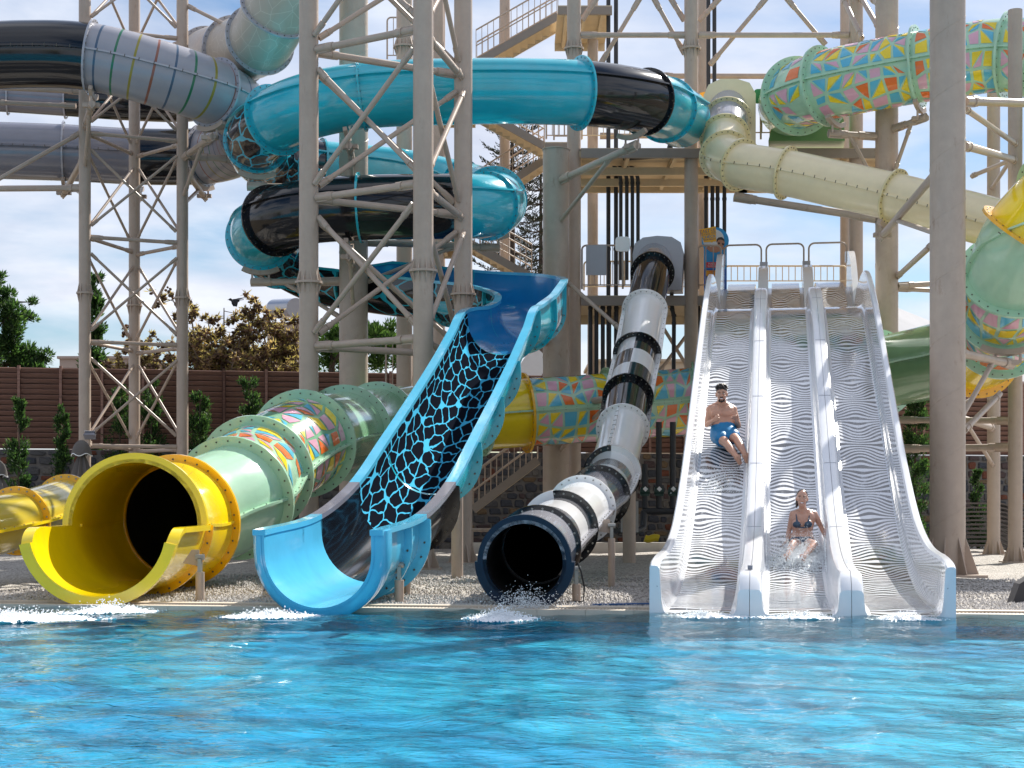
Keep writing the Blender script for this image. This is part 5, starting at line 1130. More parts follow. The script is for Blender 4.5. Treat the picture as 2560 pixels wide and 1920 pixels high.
cone_tree('half dry pine with straw needles touching the front lattice tower', 690, 58, [(650, 800), (690, 790), (720, 840), (745, 800), (620, 860), (660, 880), (700, 900), (740, 880), (580, 840), (590, 910), (640, 930), (730, 930), (560, 900), (680, 840), (620, 800), (705, 860), (530, 920)], 18, 8)
def norfolk(label, u, vtop, vbot, d, seed):
    r = random.Random(seed); x, y = xy(u, d); zt, zb = P(0, vtop, d).z, 0.5; root = empty('araucaria_tree', (x, y, zb), label, 'tree', 'trees beyond the fence'); tr_ = MB(); cr = MB(); tr_.pipe([(x, y, zb), (x, y, zt)], [0.22, 0.05], 8); z = P(0, vbot, d).z
    while z < zt - 0.3:
        f = 1 - (z - 2) / (zt - 2); L = 0.7 + 2.3 * f
        for k in range(6):
            a = TAU * k / 6 + r.uniform(-0.3, 0.3); dv = Vector((math.cos(a), math.sin(a), 0)); b0 = Vector((x, y, z)); tip = b0 + dv * L + Vector((0, 0, 0.25 * L)); mid = b0 + dv * L * 0.55 - Vector((0, 0, 0.02)); tr_.pipe([b0, mid, tip], [0.035, 0.022, 0.008], 5)
            for j in range(12):
                t = 0.3 + 0.7 * j / 11; p = (b0.lerp(mid, t * 2) if t < 0.5 else mid.lerp(tip, t * 2 - 1))
                for sg in (-1, 1):
                    if r.random() < 0.28: continue
                    sd = Vector((-dv.y, dv.x, 0)) * sg; e = p + (sd * 0.6 + dv * 0.5).normalized() * r.uniform(0.25, 0.55) * (1.15 - 0.6 * t) + Vector((0, 0, r.uniform(0.02, 0.2)))
                    for q in range(6):
                        w = p.lerp(e, q / 5); spray(cr, w, (e - p).normalized() + Vector((0, 0, 0.6)) + rvec() * 0.5, 0.14, 0.022, r.choice((0, 0, 1)))
        z += r.uniform(0.55, 0.75)
    tr_.build('trunk', BARK, root); cr.build('crown', [mat('araucaria_dark', (0.022, 0.030, 0.014), rough=0.7, var=0.3), mat('araucaria_olive', (0.05, 0.055, 0.02), rough=0.7, var=0.3)], root, 0)
norfolk('tall open araucaria behind the stairs and blue spiral', 1281, 255, 720, 62, 3); norfolk('second araucaria lower down behind the flat capped column', 1352, 430, 760, 70, 9)
# ================================================================== FAR BUILDINGS AND HILL
def house(label, u0, u1, vt, d, dep, m, roof=None, name='house'):
    x0, x1 = xy(u0, d)[0], xy(u1, d)[0]; zt = P(0, vt, d).z; root = empty(name, (x0, d, 0), label, 'building', 'buildings beyond the fence'); mb = MB(); mb.box(((x0 + x1) / 2, d + dep / 2, zt / 2), x1 - x0, dep, zt); mb.build('wall', m, root)
    mb = MB(); mb.box(((x0 + x1) / 2, d + dep / 2, zt + 0.06), x1 - x0 + 0.2, dep + 0.2, 0.12); mb.build('parapet', m, root); return root
PLA = mat('pink_plaster', (0.46, 0.36, 0.31), rough=0.85, var=0.08); PLB = mat('white_plaster', (0.70, 0.70, 0.70), rough=0.8, var=0.05); PLC = mat('beige_plaster', (0.55, 0.44, 0.32), rough=0.85, var=0.08)
house('flat roofed pink house left of the far tower', 149, 360, 897, 75, 6, PLA); house('beige house behind the checkered tube', 1480, 1720, 905, 70, 6, PLC)
mb = MB(); mb.prism([P(x, y, 68) for x, y in ((1290, 960), (1380, 960), (1380, 905), (1345, 872), (1322, 878), (1296, 918))], (0, 5, 0)); thing_mesh('house', mb, PLB, 'white gabled house behind the blue chute', 'building', 'buildings beyond the fence')
mb = MB(); mb.cyl(P(688, 772, 66), P(740, 770, 64), 0.40, n=24); tnk = empty('solar_tank', P(715, 790, 65), 'grey cylindrical water tank above the dry pines', 'tank'); mb.build('drum', M['grey'], tnk, 40)
mb = MB(); mb.box(P(715, 796, 65) - Vector((0, 0, 4.4)), 1.4, 0.8, 8.4); mb.build('stand', PLA, tnk)
mb = MB(); rows = []
for j, dd in enumerate((2400, 2700, 3200, 3900)):
    rows.append([Vector(((u - U0) * dd / F, dd, max(-5, (0.0 if j == 0 else (H + (HV - v) * dd / F) * (1.0 if j == 2 else 0.7))))) for u, v in ((600, 1262), (1000, 1230), (1300, 1180), (1500, 1040), (1650, 930), (1800, 900), (2000, 830), (2120, 775), (2200, 752), (2240, 768), (2320, 800), (2450, 860), (2650, 930), (2900, 1010), (3300, 1120), (3900, 1250))])
mb.grid(rows); struct('hill', mb, mat('bare_limestone_hillside', (0.42, 0.42, 0.43), rough=1.0, spec=0.0, var=0.15, vs_=0.004), 60)
# ================================================================== PEOPLE
def ellipsoid(mb, c, rx, ry, rz, sub=3, mi=0, ax=None):
    bm = bmesh.new(); bmesh.ops.create_icosphere(bm, subdivisions=sub, radius=1.0); c = Vector(c)
    vv = [c + (ax @ Vector((v.co.x * rx, v.co.y * ry, v.co.z * rz)) if ax else Vector((v.co.x * rx, v.co.y * ry, v.co.z * rz))) for v in bm.verts]; fs = [tuple(v.index for v in f.verts) for f in bm.faces]; bm.free(); mb.add(vv, fs, None, mi)
def limb(mb, pts, rs):
    for i in range(len(pts) - 1):
        a, b = Vector(pts[i]), Vector(pts[i + 1]); mb.cyl(a, b, rs[i], rs[i + 1], n=14)
    for p, r in zip(pts, rs): mb.blob(p, r * 1.0, 2)
def remesh(mb, name, m, parent, vox=0.011, smooth=4, tops=None):
    tmp = mb.build('tmp', m, None, 0); md = tmp.modifiers.new('r', 'REMESH'); md.mode = 'VOXEL'; md.voxel_size = vox
    ms_ = tmp.modifiers.new('s', 'SMOOTH'); ms_.factor = 0.5; ms_.iterations = smooth
    dg = bpy.context.evaluated_depsgraph_get(); me = bpy.data.meshes.new_from_object(tmp.evaluated_get(dg)); loc = Vector(tmp.location); me.name = name
    po = world_loc(parent) if parent is not None else loc
    me.transform(Matrix.Translation(loc - po)); me.materials.clear(); me.materials.append(m)
    me.polygons.foreach_set('use_smooth', [True] * len(me.polygons))
    bpy.data.objects.remove(tmp); o = bpy.data.objects.new(name, me); C.objects.link(o)
    if parent is not None: o.parent = parent
    else: o.location = loc
    return o
def hand(mb, wr, d, side, s, curl=0.5, thumb=1):
    """palm and five bent fingers; d points from the wrist along the hand, side spreads the fingers, thumb picks the thumb's edge"""
    d = d.normalized(); side = (side - d * side.dot(d)).normalized(); nrm = d.cross(side); pc = wr + d * 0.085 * s
    for k in (-1, 0, 1): limb(mb, [wr + side * 0.012 * k * s, pc + side * 0.026 * k * s], [0.020 * s, 0.017 * s])
    for i, L in enumerate((0.062, 0.078, 0.074, 0.058)):
        b = pc + side * (-0.034 + 0.0225 * i) * s; k1 = (d * 0.9 + side * (-0.16 + 0.11 * i) + nrm * curl * 0.4).normalized(); k2 = (d * (1 - curl) + nrm * curl * 1.0 + side * (-0.1 + 0.07 * i)).normalized()
        limb(mb, [b, b + k1 * L * 0.5 * s, b + k1 * L * 0.5 * s + k2 * L * 0.5 * s], [0.0105 * s, 0.0098 * s, 0.008 * s])
    tb = wr + d * 0.03 * s + side * 0.028 * thumb * s; td = (d * 0.6 + side * thumb * 0.8).normalized(); limb(mb, [tb, tb + td * 0.035 * s, tb + td * 0.035 * s + (d * 0.9 + side * 0.3 * thumb + nrm * curl * 0.4).normalized() * 0.032 * s], [0.013 * s, 0.011 * s, 0.009 * s])
def foot(mb, heel, toe, s, sidev):
    limb(mb, [heel, heel.lerp(toe, 0.5), toe], [0.034 * s, 0.036 * s, 0.030 * s])
    d = (toe - heel).normalized(); sd = (sidev - d * sidev.dot(d)).normalized()
    for i in range(5): b = toe + sd * (-0.036 + 0.018 * i) * s; limb(mb, [b - d * 0.02 * s, b + d * (0.032 - 0.004 * abs(i - 1)) * s], [0.014 * s, 0.0105 * s])
    for k in (-1, 1): limb(mb, [heel.lerp(toe, 0.55) + sd * 0.012 * k * s, toe + sd * 0.024 * k * s], [0.028 * s, 0.022 * s])
SKIN = mat('tanned_skin', (0.52, 0.285, 0.195), rough=0.42, spec=0.4, var=0.08, vs_=9, sub=0.12); SKIN2 = mat('wet_skin', (0.53, 0.295, 0.21), rough=0.28, spec=0.5, var=0.08, vs_=9, sub=0.12)
HAIR = mat('dark_hair', (0.016, 0.010, 0.008), rough=0.4, var=0.3, vs_=40, bump=0.6, bs=80); HAIRW = mat('wet_brown_hair', (0.035, 0.018, 0.012), rough=0.25, var=0.3, vs_=40)
TEETH = mat('teeth', (0.75, 0.72, 0.68), rough=0.3, var=0); LIP = mat('lips', (0.34, 0.10, 0.085), rough=0.4, var=0.05); EYE = mat('eye_dark', (0.02, 0.014, 0.01), rough=0.2, var=0); EYEW = mat('eye_white', (0.65, 0.63, 0.60), rough=0.3, var=0)
SHORT = mat('blue_swim_shorts', (0.004, 0.19, 0.42), rough=0.55, var=0.18, vs_=14, bump=0.5, bs=18); BIK = mat('slate_blue_bikini', (0.035, 0.07, 0.115), rough=0.5, var=0.3, vs_=30)
def head(mb, c, s, right, fwd, up):
    ax = Matrix((right, fwd, up)).transposed(); L = lambda x, y, z: c + (right * x + fwd * y + up * z) * s
    ellipsoid(mb, L(0, -0.012, 0.032), 0.078 * s, 0.094 * s, 0.096 * s, 3, 0, ax); ellipsoid(mb, L(0, 0.018, -0.052), 0.058 * s, 0.066 * s, 0.070 * s, 3, 0, ax); ellipsoid(mb, L(0, 0.045, -0.088), 0.033 * s, 0.034 * s, 0.030 * s, 2, 0, ax)
    ellipsoid(mb, L(0, 0.096, -0.012), 0.013 * s, 0.022 * s, 0.026 * s, 2, 0, ax); ellipsoid(mb, L(0, 0.103, -0.025), 0.018 * s, 0.014 * s, 0.011 * s, 2, 0, ax)
    for k in (-1, 1):
        ellipsoid(mb, L(0.081 * k, -0.005, -0.005), 0.012 * s, 0.022 * s, 0.032 * s, 2, 0, ax); ellipsoid(mb, L(0.042 * k, 0.062, -0.028), 0.026 * s, 0.024 * s, 0.022 * s, 2, 0, ax); ellipsoid(mb, L(0.034 * k, 0.078, 0.033), 0.026 * s, 0.012 * s, 0.010 * s, 2, 0, ax)
    return L, ax
def face(parent, L, ax, s, beard=False):
    def pc(nm, c, rx, ry, rz, m): mb = MB(); ellipsoid(mb, L(*c), rx * s, ry * s, rz * s, 2, 0, ax); mb.build(nm, m, parent, 60)
    for k in (-1, 1):
        pc('eye', (0.033 * k, 0.081, 0.012), 0.014, 0.007, 0.0065, EYEW); pc('pupil', (0.033 * k, 0.086, 0.012), 0.006, 0.004, 0.0055, EYE); pc('eyebrow', (0.034 * k, 0.089, 0.037), 0.024, 0.007, 0.0055, HAIR)
    pc('lips', (0, 0.082, -0.060), 0.031, 0.012, 0.0155, LIP); pc('teeth', (0, 0.088, -0.058), 0.024, 0.010, 0.009, TEETH)
    if beard:
        pc('moustache', (0, 0.093, -0.040), 0.030, 0.010, 0.0075, HAIR); pc('goatee', (0, 0.068, -0.098), 0.024, 0.020, 0.020, HAIR)
        for k in (-1, 1): pc('beard', (0.034 * k, 0.062, -0.085), 0.016, 0.018, 0.024, HAIR)
UPV = Vector((0, 0, 1)); TOC = Vector((-ST, -CT, 0)); RGT = Vector((CT, -ST, 0))
# ---- man
sM = 1.22
man = MB(); hc = P(1804, 986, 28.4); upm = (UPV + TOC * 0.10 + RGT * -0.03).normalized(); fwm = (TOC - upm * TOC.dot(upm)).normalized(); rgm = fwm.cross(upm) * 1.0
rgm = upm.cross(fwm) * -1
L1, ax1 = head(man, hc, sM, rgm, fwm, upm)
nk = P(1804, 1013, 28.46); ch = P(1804, 1034, 28.46); be = P(1807, 1060, 28.38); pv = P(1809, 1083, 28.26)
limb(man, [hc - upm * 0.05 * sM - fwm * 0.01, nk], [0.062 * sM, 0.068 * sM])
for k in (-1, 1):
    sh = P(1804 + 27.5 * k, 1025, 28.45); limb(man, [nk + RGT * 0.05 * k, sh], [0.062 * sM, 0.072 * sM]); limb(man, [P(1804 + 14 * k, 1031, 28.42), P(1806 + 11 * k, 1056, 28.38), P(1809 + 11 * k, 1080, 28.28)], [0.128 * sM * 0.92, 0.112 * sM * 0.92, 0.118 * sM * 0.92])
    ellipsoid(man, P(1804 + 12.5 * k, 1034, 28.30), 0.085 * sM, 0.045 * sM, 0.062 * sM, 2)
limb(man, [ch, be, pv], [0.125 * sM, 0.11 * sM, 0.12 * sM])
shL, shR = P(1776.5, 1026, 28.45), P(1831.5, 1025, 28.45); elL, elR = P(1767, 1062, 28.36), P(1846, 1065, 28.34); wrL, wrR = P(1786, 1050, 28.06), P(1842, 1050, 28.06)
for a, b, c in ((shL, elL, wrL), (shR, elR, wrR)): limb(man, [a, a.lerp(b, 0.45), b, b.lerp(c, 0.35), c], [0.062 * sM, 0.054 * sM, 0.040 * sM, 0.042 * sM, 0.027 * sM])
hand(man, wrL, P(1796, 1045, 27.98) - wrL, UPV, sM, 0.85, 1); hand(man, wrR, P(1839, 1040, 27.98) - wrR, RGT * -1, sM, 0.85, 1)
hpL, hpR = P(1796, 1090, 28.2), P(1824, 1086, 28.2); knL, knR = P(1817, 1110, 27.72), P(1843, 1100, 27.72); anL, anR = P(1841, 1141, 27.32), P(1863, 1137, 27.30)
for a, b, c in ((hpL, knL, anL), (hpR, knR, anR)): limb(man, [a, a.lerp(b, 0.5), b, b.lerp(c, 0.35), c], [0.092 * sM, 0.078 * sM, 0.056 * sM, 0.058 * sM, 0.034 * sM])
foot(man, P(1849, 1157, 27.27), P(1842.5, 1142, 27.20), sM, RGT); foot(man, P(1867, 1153, 27.27), P(1863.5, 1137, 27.20), sM, RGT)
person1 = tag(remesh(man, 'person', SKIN, None, 0.010, 3), 'smiling man in blue swim shorts sliding down the first racer lane', 'person')
face(person1, L1, ax1, sM, True)
hr = MB(); ellipsoid(hr, L1(0, -0.022, 0.062), 0.082 * sM, 0.094 * sM, 0.078 * sM, 3, 0, ax1)
for _ in range(70):
    a = random.uniform(0, TAU); e = random.uniform(0.1, 1.3); hr.blob(L1(0.078 * math.cos(a) * math.cos(e), -0.02 + 0.088 * math.sin(a) * math.cos(e) - 0.0, 0.075 + 0.075 * math.sin(e)), 0.020 * sM, 1, (1, 1, 1), 0.3)
hr.build('hair', HAIR, person1, 80)
st_ = MB(); limb(st_, [P(1798, 1076, 28.32), P(1820, 1075, 28.32)], [0.135 * sM] * 2); limb(st_, [P(1797, 1086, 28.24), P(1822, 1084, 28.24)], [0.135 * sM] * 2)
for a, b in ((hpL, knL), (hpR, knR)): limb(st_, [a, a.lerp(b, 0.42)], [0.125 * sM, 0.112 * sM])
remesh(st_, 'swim_shorts', SHORT, person1, 0.012, 3)
# ---- woman
sW = 1.06
wo_ = MB(); hc2 = P(2005, 1247, 24.05); upw = (UPV + RGT * 0.02).normalized(); fww = (TOC - upw * TOC.dot(upw)).normalized(); rgw = upw.cross(fww) * -1
L2, ax2 = head(wo_, hc2, sW, rgw, fww, upw)
nk2 = P(2008, 1279, 24.12); limb(wo_, [hc2 - upw * 0.05, nk2], [0.052 * sW, 0.055 * sW])
for k in (-1, 1):
    sh = P(2009 + 27 * k, 1286, 24.12); limb(wo_, [nk2 + RGT * 0.04 * k, sh], [0.050 * sW, 0.052 * sW]); limb(wo_, [P(2009 + 13 * k, 1294, 24.1), P(2006 + 10 * k, 1330, 24.08), P(2005 + 14 * k, 1357, 24.0)], [0.098 * sW, 0.080 * sW, 0.105 * sW]); ellipsoid(wo_, P(2006 + 14.5 * k, 1309, 23.97), 0.066 * sW, 0.060 * sW, 0.062 * sW, 2)
limb(wo_, [P(2008, 1296, 24.1), P(2006, 1332, 24.08), P(2005, 1358, 24.0)], [0.10 * sW, 0.085 * sW, 0.11 * sW])
for sh, el, wr, hd in ((P(1982, 1287, 24.12), P(1973, 1324, 24.15), P(1967, 1354, 23.98), P(1960, 1360, 23.92)), (P(2036, 1286, 24.12), P(2053, 1317, 24.15), P(2064, 1343, 24.0), P(2073, 1348, 23.94))):
    limb(wo_, [sh, sh.lerp(el, 0.45), el, el.lerp(wr, 0.35), wr], [0.048 * sW, 0.043 * sW, 0.034 * sW, 0.034 * sW, 0.022 * sW]); hand(wo_, wr, hd - wr, TOC, sW, 0.12, 1)
for hp, kn, an, he, to in ((P(1991, 1361, 23.95), P(1981, 1360, 23.60), P(1970, 1389, 23.32), P(1970, 1399, 23.26), P(1967, 1388, 23.18)), (P(2020, 1361, 23.95), P(2036, 1361, 23.58), P(2010, 1392, 23.28), P(2009, 1402, 23.22), P(2007, 1390, 23.14))):
    limb(wo_, [hp, hp.lerp(kn, 0.5), kn, kn.lerp(an, 0.35), an], [0.092 * sW, 0.076 * sW, 0.054 * sW, 0.052 * sW, 0.032 * sW]); foot(wo_, he, to, sW * 0.95, RGT)
person2 = tag(remesh(wo_, 'person', SKIN2, None, 0.010, 3), 'laughing woman in a slate blue bikini splashing down the middle racer lane', 'person')
face(person2, L2, ax2, sW)
hr = MB(); ellipsoid(hr, L2(0, -0.028, 0.05), 0.083 * sW, 0.092 * sW, 0.085 * sW, 3, 0, ax2); limb(hr, [L2(0.05, -0.05, 0.0), L2(0.066, -0.03, -0.07), L2(0.074, -0.01, -0.12)], [0.035 * sW, 0.026 * sW, 0.012 * sW]); limb(hr, [L2(-0.04, -0.06, 0.0), L2(-0.04, -0.06, -0.09)], [0.04 * sW, 0.02 * sW]); hr.build('hair', HAIRW, person2, 80)
bk = MB()
for k in (-1, 1):
    c = P(2006 + 14.5 * k, 1310, 23.965); ellipsoid(bk, c, 0.062 * sW, 0.064 * sW, 0.058 * sW, 2); limb(bk, [c + Vector((0, -0.03, 0.05)), P(2007 + 17 * k, 1285, 24.04), P(2008 + 9 * k, 1277, 24.08)], [0.014, 0.009, 0.009])
limb(bk, [P(1993, 1318, 23.96), P(2006, 1319, 23.95), P(2020, 1318, 23.96)], [0.012] * 3); remesh(bk, 'bikini_top', BIK, person2, 0.010, 2)
bk = MB(); limb(bk, [P(1990, 1359, 23.98), P(2005, 1361, 23.96), P(2020, 1359, 23.98)], [0.112 * sW, 0.115 * sW, 0.112 * sW]); remesh(bk, 'bikini_bottom', BIK, person2, 0.012, 2)

# ================================================================== FOAM AND SPRAY
def foam_b():
    m = bpy.data.materials.new('white_foam'); m.use_nodes = True; b = m.node_tree.nodes['Principled BSDF']; b.inputs['Base Color'].default_value = (0.86, 0.90, 0.93, 1); b.inputs['Roughness'].default_value = 0.45; b.inputs['Subsurface Weight'].default_value = 0.0; return m
FOAM = foam_b()
def drop_m():
    m = bpy.data.materials.new('water_drop'); m.use_nodes = True; b = m.node_tree.nodes['Principled BSDF']; b.inputs['Base Color'].default_value = (0.88, 0.93, 0.96, 1); b.inputs['Roughness'].default_value = 0.12; b.inputs['Alpha'].default_value = 0.9; return m
DROP = drop_m()
OCT = np.array([(1, 0, 0), (-1, 0, 0), (0, 1, 0), (0, -1, 0), (0, 0, 1), (0, 0, -1)], float); OF = np.array([(0, 2, 4), (2, 1, 4), (1, 3, 4), (3, 0, 4), (2, 0, 5), (1, 2, 5), (3, 1, 5), (0, 3, 5)])
def drops(mb, pts, rad):
    pts = np.asarray(pts); rad = np.asarray(rad)[:, None, None]; n = len(pts); sq = rng.uniform(0.6, 1.25, (n, 1, 3)); v = (pts[:, None, :] + OCT[None] * rad * sq).reshape(-1, 3); f = (OF[None] + (np.arange(n) * 6)[:, None, None]).reshape(-1, 3); mb.add(v.tolist(), f.tolist())
def foam_patch(label, c, ax, ay, rot, n, hgt, seed, tail=0.0):
    """broken white water: a bumpy sheet with holes and a crowd of small bubbles"""
    r = np.random.default_rng(seed); root = tag(empty('foam', c, label, 'foam', 'white water at the slide exits'), kind='stuff'); mb = MB(); cr, sr = math.cos(rot), math.sin(rot)
    n1, n2 = 60, 40; gx = np.linspace(-1, 1, n1); gy = np.linspace(-1, 1, n2); GX, GY = np.meshgrid(gx, gy); ph = r.uniform(0, TAU, 40); nz = np.zeros_like(GX)
    for k in range(20):
        f = 2.2 * 1.22 ** k; a = r.uniform(0, TAU); nz += np.sin(GX * ax * f * 3 * math.cos(a) + GY * ay * f * 3 * math.sin(a) + ph[k]) / (1.0 + 0.16 * k)
    nz /= 4.0; fall = 1 - np.sqrt(GX ** 2 + GY ** 2); den = fall + nz * 0.28
    hz = hgt * np.clip(den, 0, 1) ** 1.2 + nz * 0.018 + r.uniform(-0.014, 0.014, GX.shape)
    def wp(x, y, z): return (c[0] + (x * ax) * cr - (y * ay) * sr, c[1] + (x * ax) * sr + (y * ay) * cr, z)
    vv = [wp(GX[j, i], GY[j, i], max(0.004, hz[j, i])) for j in range(n2) for i in range(n1)]; fs = [(j * n1 + i, j * n1 + i + 1, (j + 1) * n1 + i + 1, (j + 1) * n1 + i) for j in range(n2 - 1) for i in range(n1 - 1) if den[j, i] > 0.12]
    mb.add(vv, fs); mb.build('sheet', FOAM, root, 180)
    mb = MB(); rr = np.abs(r.normal(0, 0.45, n)); aa = r.uniform(0, TAU, n); x, y = rr * np.cos(aa), rr * np.sin(aa); z = np.abs(r.normal(0, 1, n)) * hgt * np.clip(1.25 - rr, 0.08, 1) * 0.8; P_ = np.array([wp(a, b, 0) for a, b in zip(x, y)]); P_[:, 2] = z + 0.008
    drops(mb, P_, r.uniform(0.003, 0.0105, n) * np.clip(1.2 - rr * 0.5, 0.35, 1)); mb.build('bubbles', FOAM, root, 180)
foam_patch('white foam spreading from the yellow exit', (-5.75, 18.35, 0), 1.2, 0.50, R_(24), 4200, 0.07, 1); foam_patch('white foam below the yellow lip', (-5.0, 19.85, 0), 0.7, 0.35, R_(15), 1700, 0.07, 2)
foam_patch('white foam in front of the blue chute exit', (-2.85, 18.95, 0), 0.66, 0.34, R_(6), 2600, 0.05, 3)
foam_patch('white foam in front of the navy tube exit', (-0.13, 18.55, 0), 0.46, 0.55, 0, 3400, 0.065, 4)
for i, (s, w) in enumerate(((-1.15, 0.62), (0.05, 0.55), (1.2, 0.5))): foam_patch(('white foam at the foot of the first racer lane', 'white foam at the foot of the middle racer lane', 'white foam at the foot of the last racer lane')[i], tuple(Q(s, -0.38, 0)), w, 0.16, -TH, 1700, 0.04, 10 + i)
def spray_cloud(label, fn, n, seed, m=None):
    r = np.random.default_rng(seed); p, q = fn(r, n); mb = MB(); drops(mb, p, q); o = mb.build('spray', m or DROP, None, 180); tag(o, label, 'spray', None, 'stuff'); return o
def f_w(r, n):
    """jets thrown up by the legs: drops strung along short arcs above the lane floor"""
    nj = 90; k = r.integers(0, nj, n); s0 = r.normal(0.06, 0.17, nj); t0 = r.normal(4.35, 0.22, nj); vs_ = r.normal(0, 0.55, nj) + (s0 - 0.06) * 2.2; vt = r.normal(-0.3, 0.7, nj); vz = np.abs(r.normal(0.9, 0.65, nj))
    tm = r.random(n) ** 1.3 * 0.30; sp = 0.02 + 0.11 * tm / 0.3; s1 = s0[k] + vs_[k] * tm + r.normal(0, 1, n) * sp; t1 = t0[k] + vt[k] * tm + r.normal(0, 1, n) * sp * 1.2; h = vz[k] * tm - 3.0 * tm ** 2 + np.abs(r.normal(0, 1, n)) * sp * 0.7
    base = np.array([LP(max(-0.42, min(0.42, a)), b, 0.0) for a, b in zip(s1, t1)]); base[:, 2] += np.abs(h) + 0.008; return base, r.uniform(0.0028, 0.0085, n) * (1.25 - 2.0 * tm)
spray_cloud('burst of white spray around the woman on the slide', f_w, 13000, 5)
def f_n(r, n):
    a = r.uniform(0, TAU, n); k = np.abs(r.normal(0, 1, n)); p = np.stack([0.16 + 0.19 * r.normal(0, 1, n), 20.05 + 0.08 * r.normal(0, 1, n), 0.03 + 0.13 * k * np.exp(-0.4 * r.random(n))], 1); return p, r.uniform(0.003, 0.010, n)
spray_cloud('splash of drops in the mouth of the navy tube', f_n, 1500, 6)
def f_m(r, n):
    t = r.uniform(7.2, 8.2, n); s = -LW + r.normal(0, 0.22, n); p = np.array([LP(a, b, 0) for a, b in zip(s, t)]); p[:, 2] += np.abs(r.normal(0, 0.03, n)) + 0.005; return p, r.uniform(0.003, 0.009, n)
spray_cloud('thin spray below the feet of the man on the slide', f_m, 1300, 7)
# ================================================================== SMALL THINGS
CANV = mat('taupe_canvas', (0.13, 0.115, 0.105), rough=0.85, var=0.15, bump=0.3, bs=14)
def parasol(label, u, vt, vb, d, w):
    a, b = P(u, vb, d), P(u, vt, d); x, y = a.x, a.y; root = empty('closed_parasol', (x, y, 0), label, 'parasol', 'closed parasols'); mb = MB(); mb.cyl((x, y, 0), (x, y, b.z), 0.03, n=10); mb.build('pole', M['boltl'], root); rows = []
    for k in range(12):
        f = k / 11; r = w * (0.12 + 0.88 * f ** 0.8); rows.append([Vector((x + r * (1 + 0.22 * math.cos(8 * q / 32 * TAU)) * math.cos(q / 32 * TAU), y + r * (1 + 0.22 * math.cos(8 * q / 32 * TAU)) * math.sin(q / 32 * TAU), b.z - 0.30 - f * (b.z - a.z - 0.35))) for q in range(33)])
    mb = MB(); mb.grid(rows); mb.build('canopy', CANV, root, 60); rows = []
    for k in range(9):
        f = k / 8; r = w * 0.80 * math.sin(f * math.pi / 2) ** 0.9 + 0.01; rows.append([Vector((x + r * (1 + 0.06 * math.cos(4 * q / 32 * TAU) * f) * math.cos(q / 32 * TAU), y + r * math.sin(q / 32 * TAU), b.z - f ** 1.6 * 0.36 - 0.03 * f * math.cos(4 * q / 32 * TAU))) for q in range(33)])
    mb = MB(); mb.grid(rows); o = mb.build('top_cap', CANV, root, 60); mb = MB(); mb.pipe(rows[-1], 0.014, 6); mb.build('piping', M['white'], o, 60)
parasol('closed taupe parasol beside the far lattice tower', 204, 1100, 1215, 38.5, 0.28); parasol('closed taupe parasol cut by the left frame edge', -6, 1150, 1235, 36.0, 0.25)
fl_ = empty('floodlight', P(225, 1092, 41.4), 'silver floodlight clamped to the far lattice tower leg', 'floodlight'); rf_ = Matrix.Rotation(R_(-35), 3, 'X')
mb = MB(); mb.box(P(225, 1089, 41.3), 0.30, 0.20, 0.10, rf_, taper=0.8); mb.build('housing', M['slate'], fl_); mb = MB(); mb.box(P(225, 1087, 41.28) + rf_ @ Vector((0, 0, 0.06)), 0.28, 0.17, 0.01, rf_); mb.build('cover', mat('aluminium', (0.7, 0.7, 0.7), rough=0.25, metal=1.0, var=0), fl_); mb = MB(); mb.beam(P(224, 1096, 41.45), P(224, 1112, 41.6), 0.04, 0.04); mb.box(P(220, 1108, 41.7), 0.16, 0.2, 0.12); mb.build('bracket', M['steel'], fl_)
# crow in flight
FEA = mat('crow_feathers', (0.012, 0.012, 0.014), rough=0.5, var=0.2); bird = MB(); bc = P(588, 752, 45)
ellipsoid(bird, bc, 0.13, 0.06, 0.055, 2); ellipsoid(bird, bc + Vector((-0.13, 0, 0.035)), 0.05, 0.04, 0.04, 2); bird.cyl(bc + Vector((-0.17, 0, 0.035)), bc + Vector((-0.225, 0, 0.025)), 0.014, 0.002, 6)
bird.prism([bc + Vector(p) for p in ((0.10, 0.02, 0.01), (0.24, 0.03, 0.03), (0.25, -0.03, 0.03), (0.10, -0.03, 0.0))], (0, 0, 0.012))
crow = tag(bird.build('bird', FEA, None, 50), 'black crow flying above the dry pine', 'bird'); 
for nm, pts in (('wing', ((-0.07, -0.02, 0.02), (0.08, -0.02, 0.02), (0.11, -0.16, -0.06), (0.09, -0.24, -0.20), (0.04, -0.25, -0.19), (-0.01, -0.25, -0.19), (-0.06, -0.22, -0.12), (-0.09, -0.14, -0.02))), ('wing', ((-0.07, 0.02, 0.02), (0.09, 0.02, 0.02), (0.22, 0.18, 0.10), (0.26, 0.34, 0.13), (0.16, 0.36, 0.13), (0.04, 0.24, 0.10)))):
    w_ = MB(); w_.prism([bc + Vector(p) for p in pts], (0, 0, 0.010)); w_.build(nm, FEA, crow, 0)
